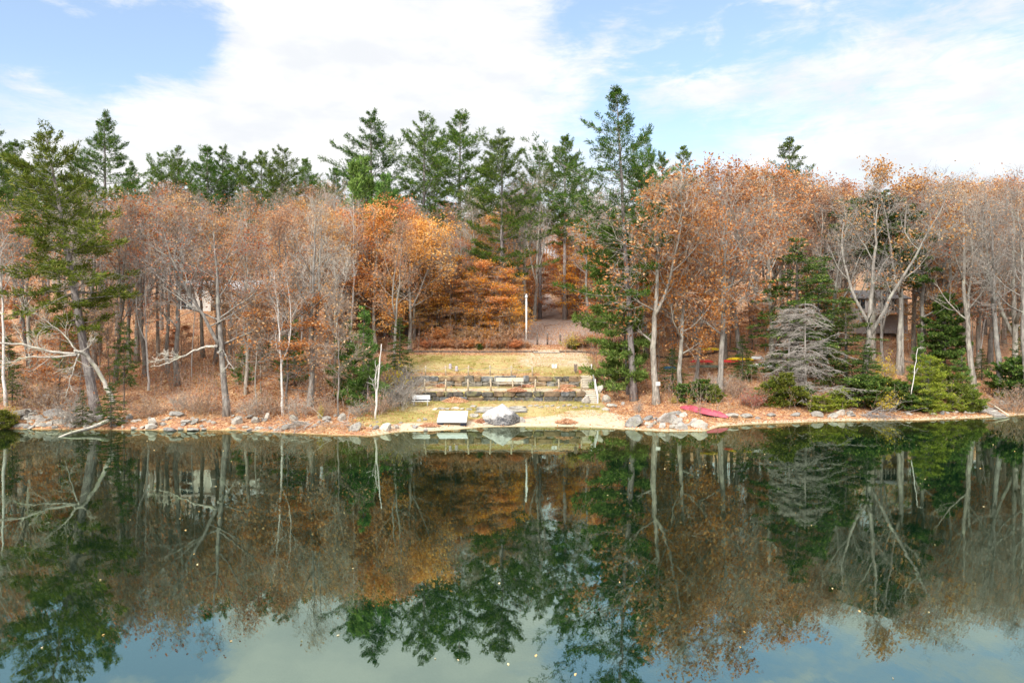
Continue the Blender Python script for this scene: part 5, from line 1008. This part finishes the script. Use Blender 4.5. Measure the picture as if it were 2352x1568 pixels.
def bench(label, u, D, w, yaw, mat, metal=True, z=None):
    x = wx(u, D); o = thing('bench', label, 'bench', (x, D, gz(x, D)), (0, 0, yaw))
    for i, (y, zz) in enumerate(((-.30, .45), (-.14, .45), (.02, .45))):
        g = G(); g.box((0, y, zz), (w, .13, .04), bev=.01); obj('seat_slat', g, mat, o)
    for zz, y in ((.66, .13), (.80, .17), (.93, .21)):
        g = G(); g.box((0, y, zz), (w, .03, .115), (-.25, 0, 0), bev=.008); obj('back_slat', g, mat, o)
    for s in (-1, 1):
        g = G(); X = s * (w / 2 - .2); g.tube([(X, -.32, 0), (X, -.30, .42), (X, .06, .42), (X, .24, 1.0)], .028, 6); g.tube([(X, .06, .42), (X, .22, 0)], .028, 6); obj('leg', g, M_WPAINT if metal else M_GREYW, o)
bench('white slatted bench facing the water at the grassy end of the beach', 967, 63.2, 1.65, .0, M_WPAINT)
bench('weathered pale wooden bench on the middle terrace before the upper wall', U(1275), 68.6, 2.75, 0., M_PALEW, False)
def sign(label, u, D, vtop, n, mat, pmat, w=.26, h=.42, gap=.3):
    x = wx(u, D); z = gz(x, D); top = wz(vtop, D) - z; o = thing('sign_post', label, 'sign post', (x, D, z)); g = G(); g.box((0, 0, top / 2 - .05), (.09, .09, top + .0), bev=.01); obj('post', g, pmat, o)
    for i in range(n): g = G(); g.box(((i - (n - 1) / 2) * gap, -.07, top - h * .45), (w, .025, h), bev=.008); obj('board', g, mat, o)
M_BROWNP = simple('brown_board', (.13, .10, .08), (.24, .19, .15))
sign('post with two small white boards on the upper lawn', U(1723), 73.2, Z(378), 2, M_WPAINT, M_GREYW)
sign('brown notice post at the top corner of the upper wall', U(1938), 71.0, Z(378), 2, M_BROWNP, M_BROWNP, .16, .75, .2)
def pot(label, u, D, s, flow):
    x = wx(u, D); z = gz(x, D); o = thing('flower_pot', label, 'flower pot', (x, D, z), sc=s); a = np.arange(14) * 2 * pi / 14; rings = [(.12, 0), (.17, .3), (.19, .3), (.19, .36), (.15, .36), (.13, .30)]; g = G(); V = [(r * cos(q), r * sin(q), zz) for r, zz in rings for q in a]
    g.add(V, [(i * 14 + k, i * 14 + (k + 1) % 14, i * 14 + 14 + (k + 1) % 14, i * 14 + 14 + k) for i in range(5) for k in range(14)]); obj('pot', g, M_TERRA, o)
    rg = np.random.default_rng(int(u)); C = rg.normal(0, .11, (160, 3)) + [0, 0, .5]; v, f = quads(C, .09, rg); g = G(); g.add(v, f, 0); v, f = quads(C[:60] + [0, 0, .05], .07, rg); g.add(v, f, 1); obj('plant', g, [N_HEM, flow], o)
M_TERRA = simple('terracotta', (.42, .14, .08), (.52, .2, .12))
pot('terracotta pot of purple and red flowers beside the brown notice post', U(1985), 70.95, 1.05, L_RED)
pot('terracotta pot behind the upper white handrail', U(2165), 72.0, 1.1, L_RED)
def pail(label, u, D):
    x = wx(u, D); g = G(); a = np.arange(12) * 2 * pi / 12; rings = [(.14, 0), (.16, .05), (.16, .42), (.13, .48), (.10, .48)]; V = [(r * cos(q), r * sin(q), z) for r, z in rings for q in a]
    g.add(V, [(i * 12 + k, i * 12 + (k + 1) % 12, i * 12 + 12 + (k + 1) % 12, i * 12 + 12 + k) for i in range(4) for k in range(12)]); o = thing('milk_can', label, 'can', (x, D, gz(x, D))); obj('body', g, M_LILAC, o); g = G(); g.tube([(0, 0, .46), (0, 0, .54)], [.115, .10], 12); obj('lid', g, M_LILAC, o)
M_LILAC = simple('lilac_metal', (.38, .33, .36), (.52, .47, .50), .5)
pail('small lilac-grey can on the upper lawn, the one nearer the shrubs', U(675), 72.9); pail('small lilac-grey can on the upper lawn, the one nearer the stairs', U(738), 71.9)

# ------------------------------------------------------------------ heaps of raked leaves
L_PILE = leafmat('leaf_heap', [(0, (.40, .19, .10)), (.5, (.60, .34, .19)), (1, (.74, .52, .35))], .2, .02, .15)
def heap(label, u, v, w, h):
    D = v if v < 100 else solveD(u, v); x = wx(u, D); s = D / FP; rg = np.random.default_rng(int(u)); W, H = w * s / 2, h * s * .6; n = 900; a = rg.uniform(0, 6.28, n); r = rg.random(n) ** .6
    C = np.stack([np.cos(a) * r * W, np.sin(a) * r * W * .6, H * (1 - r ** 1.5) * rg.uniform(.75, 1.05, n) + .02], -1); v_, f = quads(C, .13, rg, .35, .7); g = G()
    t = np.linspace(0, 1, 7); aa = np.arange(16) * 2 * pi / 16; V = [(cos(q) * k * W * .95, sin(q) * k * W * .57, H * .85 * (1 - k ** 1.5) - .02) for k in t for q in aa]; g.add(V, [(i * 16 + k, i * 16 + 16 + k, i * 16 + 16 + (k + 1) % 16, i * 16 + (k + 1) % 16) for i in range(6) for k in range(16)], 1, True); g.add(v_, f, 0)
    o = obj('leaf_pile', g, [L_PILE, simple('heap_core', (.42, .22, .13), (.56, .32, .20))], None, (x, D + W * .5, gz(x, D + W * .5))); tag(o, label, 'leaf pile')
heap('widest raked leaf pile, at the foot of the lower wall behind the platform', 1044, 925, 66, 18)
heap('raked leaf pile on the lower lawn behind the huge boulder', 1187, 921, 46, 15); heap('raked leaf pile on the lower lawn near the stairs', 1297, 921, 52, 16)
heap('leaf pile on the bench terrace near the shrubs', U(570), 69.0, 32, 12); heap('leaf pile on the bench terrace just past the bench', U(1450), 69.0, 40, 10); heap('leaf pile on the bench terrace nearest the stairs', U(1855), 69.0, 44, 8)
heap('loose leaf pile lying on the open sand', 1302, 974, 54, 14); heap('small leaf pile between platform and huge boulder', 1104, 972, 28, 14); heap('low leaf pile at the corner of the white platform', 985, 981, 50, 8)

# ------------------------------------------------------------------ canoe, kayaks and rack
def hull(L, W, Hh, n=28, k=12, point=1.0, keel=.03):
    """an upturned boat hull, open side down, with real thickness"""
    g = G(); V = []; 
    for lay in (0, .02):
        for i in range(n + 1):
            t = i / n * 2 - 1; b = max(0.015, (1 - abs(t) ** 2.1) ** point); hh = Hh * (.86 + .14 * (1 - t * t)) ; up = -.0 + .16 * abs(t) ** 4
            for j in range(k + 1):
                a = pi * j / k; y = cos(a); z = sin(a) ** .62; V.append((t * (L / 2 - lay), y * (W / 2 * b - lay * min(1, b * 3)), (hh - lay) * z * (.35 + .65 * min(1, b * 1.6)) - (up * .6 if z > .02 else 0) * 0))
    m = (n + 1) * (k + 1); F = []
    for i in range(n):
        for j in range(k):
            p = i * (k + 1) + j; F.append((p, p + 1, p + k + 2, p + k + 1)); F.append((m + p, m + p + k + 1, m + p + k + 2, m + p + 1))
        for j in (0, k): p = i * (k + 1) + j; F.append((p, p + k + 1, m + p + k + 1, m + p))
    for i in (0, n):
        for j in range(k): p = i * (k + 1) + j; F.append((p, p + 1, m + p + 1, m + p))
    g.add(V, F, 0, True); return g
M_CANOE = simple('canoe_red', (.36, .055, .085), (.48, .10, .14), .5, 3, .05, .35); M_YELLOW = simple('kayak_yellow', (.75, .52, .01), (.82, .6, .02), .4); M_RED = simple('kayak_red', (.5, .03, .03), (.6, .06, .05), .4); M_BOATW = simple('boat_white', (.6, .6, .6), (.75, .75, .73), .5); M_BLUE = simple('tarp_blue', (.03, .10, .22), (.07, .18, .35), .6); M_OLIVEB = simple('boat_olive', (.09, .1, .07), (.16, .17, .12), .5)
Dl, Dr = solveD(1563, 938), solveD(1672, 962); A = np.array([wx(1563, Dl), Dl]); B = np.array([wx(1672, Dr), Dr]); c = (A + B) / 2; Lc = float(np.linalg.norm(B - A)) + .15
zc = (gz(*A) + gz(*B)) / 2; o = thing('canoe', 'upturned raspberry red canoe lying on the leafy shore', 'canoe', (c[0], c[1], max(gz(*c), zc) + .04), (radians(-3), atan2(gz(*A) - gz(*B), Lc), atan2(B[1] - A[1], B[0] - A[0])))
obj('hull', hull(Lc, 1.3, .46), M_CANOE, o)
g = G(); t = np.linspace(-1, 1, 30)
for s in (-1, 1): g.tube(np.stack([t * Lc / 2, s * (.65 * np.maximum(.02, 1 - np.abs(t) ** 2.1) + .012), np.full(30, .0)], -1), .022, 6)
obj('gunwale', g, M_CANOE_D := simple('gunwale_dark', (.07, .02, .03), (.1, .03, .04), .5), o)
g = G(); t = np.linspace(-.97, .97, 24); g.tube(np.stack([t * Lc / 2, 0 * t, .46 * (.86 + .14 * (1 - t * t)) * (.35 + .65 * np.minimum(1, np.maximum(.015, 1 - np.abs(t) ** 2.1) * 1.6)) + .004], -1), .016, 6); obj('keel', g, M_CANOE, o)
def kayak(label, u, v, L, yaw, mat, hz=.0, nm='kayak', W=.7):
    D = solveD(u, v + 8); x = wx(u, D); z = wz(v, D) + .1; o = thing(nm, label, nm.replace('_', ' '), (x, D, z), (0, 0, yaw)); obj('hull', hull(L, W, .3, 20, 8), mat, o); g = G(); g.box((0, 0, -.01), (L * .3, W * .6, .03), bev=.01); obj('seat', g, M_DKW, o)
    return x, D, z
def trestle(label, x, y, z, w=1.6):
    g0 = gz(x, y); h = z - g0; o = thing('boat_rack', label, 'boat rack', (x, y, g0))
    for s in (-1, 1):
        for q in (-1, 1): g = G(); g.tube([(s * w / 2, q * .35, -.1), (s * w / 2, q * .3, h)], .035, 6); obj('leg', g, M_DKW, o)
        g = G(); g.box((s * w / 2, 0, h - .04), (.08, .8, .07)); obj('bar', g, M_DKW, o)
for l, u, v, L, yaw, m, rk in [('yellow kayak lying on the uphill rack near the timber edging', 1627, 806, 3.0, -.1, M_YELLOW, 'low dark rack carrying the uphill yellow kayak'), ('yellow kayak end jutting from the lower boat rack', 1700, 829, 2.9, -.3, M_YELLOW, 'dark rack carrying the lower yellow kayak'),
        ('red kayak lying between the two yellow ones', 1612, 834, 2.6, -.1, M_RED, 'low dark rack under the red kayak'), ('dull red kayak overlapping the lower yellow kayak', 1676, 834, 2.4, -.2, M_RED, None), ('upturned white rowing boat beside the dead hemlock', 1752, 843, 2.6, -.5, M_BOATW, None), ('small white plank-like dinghy uphill of the white rowing boat', 1738, 826, 1.6, -.6, M_BOATW, None),
        ('bunch of blue kayak hull half hidden behind the sign oak', 1538, 849, 1.7, .3, M_BLUE, None), ('olive canoe on the slope below the red kayak', 1625, 846, 4.2, -.08, M_OLIVEB, 'dark rack under the olive canoe')]:
    x, y, z = kayak(l, u, v, L, yaw, m)
    if rk: trestle(rk, x, y, z - .02, L * .55)
# ------------------------------------------------------------------ edging timbers, bollards, lamp post
xs = np.concatenate([np.arange(-16.5, 27, 2.45), np.arange(45, 60, 2.45)])
for i, x in enumerate(xs):
    if 2.5 < x + 1.2 < 5.6: continue
    z = (gz(x, 80.1) + gz(x + 2.4, 80.1)) / 2; g = G(); g.box((0, 0, 0), (2.42, .2, .26), bev=.02); o = obj('edging_timber', g, M_TIMBER, None, (x + 1.2, 80.1, z + .08), (0, -atan2(gz(x + 2.4, 80.1) - gz(x, 80.1), 2.4), 0))
    reg = 'above the upper lawn' if x < 9 else 'above the kayaks' if x < 30 else 'behind the lime hemlock'; tag(o, f'dark horizontal edging timber along the track {reg}', 'edging timber', f'edging timbers {reg}')
g = G(); g.box((0, 0, 0), (3.1, .5, .12), bev=.02); o = obj('stone_threshold', g, M_STONEP, None, (4.05, 80.0, gz(4.05, 80.0) + .05)); tag(o, 'pale flat threshold slab where the footpath crosses the edging timbers', 'stone slab')
for u, l, vt in [(U(1553), 'dark bollard nearest the lamp post, at the path head', Z(68)), (U(1655), 'middle thin bollard at the head of the leafy footpath', Z(70)), (U(1784), 'dark bollard next to the golden shrub', Z(80))]:
    x = wx(u, 84.3); z = gz(x, 84.3); h = wz(vt, 84.3) - z; g = G(); g.tube([(0, 0, -.1), (0, 0, h)], [.12, .11], 8); o = thing('bollard', l, 'bollard', (x, 84.3, z)); obj('post', g, M_DKW, o); g = G(); g.tube([(0, 0, h), (0, 0, h + .05)], [.13, .1], 8); obj('cap', g, M_GREYW, o)
D = 84.; x = wx(1209, D); z = gz(x, D); h = wz(684, D) - z; o = thing('lamp_post', 'tall slim white post with pointed cap standing behind the hedge', 'lamp post', (x, D, z)); g = G(); g.tube([(0, 0, -.1), (0, 0, h)], [.12, .10], 12); obj('pole', g, M_WPAINT, o)
g = G(); g.tube([(0, 0, h), (0, 0, h + .12), (0, 0, h + .5)], [.18, .18, .02], 12); obj('cap', g, M_WPAINT, o)

# small sign on the oak, folding chair, log, driftwood, twig pile, wooden steps
D = 64.0; x = wx(1511, D); g = G(); g.box((0, 0, 0), (.42, .02, .34), bev=.005); o = obj('tree_sign', g, M_WPAINT, None, (x, D - .05, wz(881, D))); tag(o, 'small blank white sign fixed to the stout lakeside oak', 'sign')
D = solveD(101, 931); x = wx(101, D); o = thing('folding_chair', 'pale blue slatted chair standing on the rubble bank', 'chair', (x, D, gz(x, D)), (0, 0, .1))
for i in range(5): g = G(); g.box(((i - 2) * .115, .2, .62), (.10, .025, .72), (-.2, 0, 0), bev=.005); obj('back_slat', g, M_PALEB := bpy.data.materials.get('pale_blue') or simple('pale_blue', (.45, .52, .56), (.55, .62, .66), .6), o)
g = G(); g.box((0, -.05, .33), (.6, .5, .035), bev=.01); obj('seat', g, M_PALEB, o)
for s in (-1, 1):
    g = G(); g.box((s * .3, -.25, .17), (.05, .06, .36)); obj('leg', g, M_PALEB, o); g = G(); g.box((s * .3, .16, .17), (.05, .06, .36)); obj('leg', g, M_PALEB, o); g = G(); g.box((s * .34, -.05, .52), (.09, .5, .03)); obj('armrest', g, M_PALEB, o)
A = np.array([wx(132, 50.0), 50.0, -.08]); D = 54.; B = np.array([wx(248, D), D, gz(wx(248, D), D) + .75]); g = G(); t = np.linspace(0, 1, 9)[:, None]; P = A + (B - A) * t; P[:, 2] += .06 * np.sin(t[:, 0] * 7); g.tube(P - A, np.interp(t[:, 0], [0, 1], [.07, .17]), 9)
for s in (.35, .6, .8): q = P[int(s * 8)] - A; g.tube([q, q + [.1, -.1, .22]], [.04, .02], 5)
o = obj('driftwood_log', g, MB_BLEACH, None, tuple(A)); tag(o, 'long bleached log slanting from the stony bank down into the water', 'log')
def brushpile(label, u, D, n, L, spreadx, seed, dirx=-.6, dz=.1):
    rg = np.random.default_rng(seed); x = wx(u, D); z = gz(x, D); p = np.stack([rg.normal(0, spreadx, n), rg.normal(0, .4, n), rg.uniform(.05, .5, n)], -1); d = np.stack([rg.normal(dirx, .5, n), rg.normal(-.5, .3, n), rg.normal(dz, .3, n)], -1)
    S = grow(p, d, rg.uniform(.4, 1, n) * L, 6, .13, [0, 0, -.05], rg); g = G(); v, f = tubes(S, np.full((n, 1), .028) * (1 - np.linspace(0, 1, 7) * .7), 4); g.add(v, f, 0); q, d, s = spawn(S, 4, .2, 1., .6, .2, rg); S = grow(q, d, L * .3 * rg.uniform(.4, 1, len(q)), 3, .15, [0, 0, 0], rg); v, f = tubes(S, np.full((len(S), 4), .013), 3); g.add(v, f, 0)
    o = obj('brush_pile', g, M_SILVER, None, (x, D, z)); tag(o, label, 'brush pile')
brushpile('fallen bare branches drooping over the stones into the water by the tan boulder', 700, 53.2, 34, 2.6, 1.0, 1, -.8, -.1); brushpile('thin dead branches fallen on the leafy shore near the pair-stemmed tree', 790, 53.6, 12, 1.8, .6, 2, .3, 0)
brushpile('grey driftwood sticks heaped on the strand under the evergreens', 2000, 61.8, 40, 2.2, .9, 3, .6, 0)
P0 = (wx(2300, 63.2), 63.2); P1 = (wx(2238, 69.0), 69.0); o = thing('wooden_steps', 'rustic wooden steps climbing the bank diagonally from the stony ledge', 'steps', (P0[0], P0[1], gz(*P0))); n = 13; z0 = gz(*P0)
for i in range(n):
    t = i / (n - 1); x, y = P0[0] + (P1[0] - P0[0]) * t, P0[1] + (P1[1] - P0[1]) * t; g = G(); g.box((x - P0[0], y - P0[1], gz(x, y) - z0 + .1), (1.25, .3, .14), (0, 0, .1), bev=.02); obj('tread', g, M_GREYW, o)
g = G(); a_ = np.array([.7, 0, .3]); b_ = np.array([P1[0] - P0[0] + .7, P1[1] - P0[1], gz(*P1) - z0 + .25]); g.tube([a_, (a_ + b_) / 2 + [0, 0, .1], b_], .06, 6); obj('side_beam', g, M_PALEW, o)

# ------------------------------------------------------------------ houses
M_HWALL = simple('siding_cream', (.50, .47, .42), (.60, .57, .51), .7, 1.5, .1); M_HROOF = simple('roof_pale', (.50, .49, .49), (.62, .61, .62), .7, 3); M_LATT = simple('siding_mauve', (.44, .40, .40), (.54, .50, .49), .8, 2); M_RFD = simple('roof_dark', (.10, .09, .09), (.18, .17, .16)); M_GLASS = simple('window_glass', (.02, .025, .03), (.05, .06, .07), .1, 2, .0, .6)
M_OUTER = simple('deck_board', (.36, .22, .10), (.48, .32, .16))
def window(parent, x, y, z, w, h, cols=2, rows=2, nm='window'):
    g = G(); g.box((x, y, z), (w, .05, h)); f = obj(nm, g, M_GLASS, parent); g = G(); t = .09
    for s in (-1, 1): g.box((x + s * (w / 2 + t / 2), y - .02, z), (t, .12, h + 2 * t)); g.box((x, y - .02, z + s * (h / 2 + t / 2)), (w, .12, t))
    for i in range(1, cols): g.box((x - w / 2 + w * i / cols, y - .04, z), (.09, .06, h))
    for i in range(1, rows): g.box((x, y - .045, z - h / 2 + h * i / rows), (w, .06, .07))
    obj('frame', g, M_WPAINT, f)
def gable(parent, x0, x1, y0, y1, z0, ze, zr, wm, rm, along='x', ov=.4):
    g = G(); X = (x0 + x1) / 2; Yc = (y0 + y1) / 2
    if along == 'y':   # ridge runs away from the lake, gable faces it
        V = [(x0, y0, z0), (x1, y0, z0), (x1, y0, ze), (X, y0, zr), (x0, y0, ze), (x0, y1, z0), (x1, y1, z0), (x1, y1, ze), (X, y1, zr), (x0, y1, ze)]
        g.add(V, [(0, 5, 9, 4), (1, 2, 7, 6)]); n0 = g.n - 10; g.F.append((np.array([[n0, n0 + 1, n0 + 2, n0 + 3, n0 + 4]]), 0, False)); g.F.append((np.array([[n0 + 9, n0 + 8, n0 + 7, n0 + 6, n0 + 5]]), 0, False))
        obj('wall', g, wm, parent); g = G(); sl = atan2(zr - ze, (x1 - x0) / 2); L = hypot((x1 - x0) / 2, zr - ze) + ov
        for s in (-1, 1): g.box((X + s * (L / 2) * cos(sl), Yc, zr - (L / 2) * sin(sl) + .1), (L, y1 - y0 + 2 * ov, .16), (0, s * sl, 0))
    else:
        V = [(x0, y0, z0), (x0, y1, z0), (x0, y1, ze), (x0, Yc, zr), (x0, y0, ze), (x1, y0, z0), (x1, y1, z0), (x1, y1, ze), (x1, Yc, zr), (x1, y0, ze)]
        g.add(V, [(0, 5, 9, 4), (1, 2, 7, 6)]); n0 = g.n - 10; g.F.append((np.array([[n0, n0 + 1, n0 + 2, n0 + 3, n0 + 4]]), 0, False)); g.F.append((np.array([[n0 + 9, n0 + 8, n0 + 7, n0 + 6, n0 + 5]]), 0, False))
        obj('wall', g, wm, parent); g = G(); sl = atan2(zr - ze, (y1 - y0) / 2); L = hypot((y1 - y0) / 2, zr - ze) + ov
        for s in (-1, 1): g.box((X, Yc + s * (L / 2) * cos(sl), zr - (L / 2) * sin(sl) + .1), (x1 - x0 + 2 * ov, L, .16), (-s * sl, 0, 0))
    return obj('roof', g, rm, parent)
D = 98.; hx = wx(400, D); o = thing('house', 'cream two-storey house with pale roof half hidden by the rusty trees', 'house', (hx, D, 10.6))
zf = lambda v: wz(v, D) - 10.6; xf = lambda u: wx(u, D) - hx
gable(o, xf(408), xf(484), 0, 9, 0, zf(656), zf(640), M_HWALL, M_HROOF, 'x')
gable(o, xf(484) + .01, xf(590), 1.5, 9, 0, zf(664), zf(640), M_HWALL, M_HROOF, 'x')
window(o, xf(430), -.02, zf(667), 28 * D / FP, 20 * D / FP); window(o, xf(430), -.02, zf(697), 26 * D / FP, 26 * D / FP, 2, 1, 'sliding_door'); window(o, xf(498), 1.47, zf(672), .8, .9, 1, 2); window(o, xf(548), 1.47, zf(676), .9, 1.2, 2, 1); window(o, xf(462), -.02, zf(668), .8, 1.0, 1, 2)
g = G(); g.box((xf(540), .3, zf(694)), (xf(590) - xf(490), 2.2, .2)); obj('deck', g, M_GREYW, o)
for i in range(9):
    g = G(); g.box((xf(490) + (xf(590) - xf(490)) * i / 8, -.75, zf(688)), (.09, .09, .9)); obj('baluster', g, M_WPAINT, o)
g = G(); g.box((xf(540), -.75, zf(680)), (xf(590) - xf(490) + .1, .1, .08)); obj('rail', g, M_WPAINT, o)
D = 100.; hx = wx(2020, D); zb = 8.2; o = thing('house', 'mauve-grey lake house with raised timber deck and railing among tall trees', 'house', (hx, D, zb)); zf = lambda v: wz(v, D) - zb; xf = lambda u: wx(u, D) - hx
gable(o, xf(1958), xf(2085), 0, 9, 0, zf(686), zf(664), M_LATT, M_RFD, 'x')
window(o, xf(1975), -.02, zf(698), 1.5, 1.5, 2, 1); window(o, xf(2003), -.02, zf(698), 1.1, 1.9, 1, 1, 'door'); window(o, xf(2040), -.02, zf(700), 2.4, 1.6, 3, 1)
g = G(); g.box((xf(2030), -1.3, zf(722)), (xf(2090) - xf(1975), 2.5, .28)); obj('deck', g, M_OUTER, o)
for i in range(9): g = G(); g.box((xf(1976) + (xf(2089) - xf(1976)) * i / 8, -2.48, zf(716) + .1), (.1, .1, 1.05)); obj('baluster', g, M_WPAINT, o)
for zz in (709, 715): g = G(); g.box((xf(2032.5), -2.48, zf(zz)), (xf(2090) - xf(1975), .08, .08)); obj('rail', g, M_PALEW, o)
for u in (1978, 2010, 2048, 2086): g = G(); g.box((xf(u), -2.3, zf(745)), (.2, .2, zf(723) - zf(765))); obj('deck_post', g, M_GREYW, o)
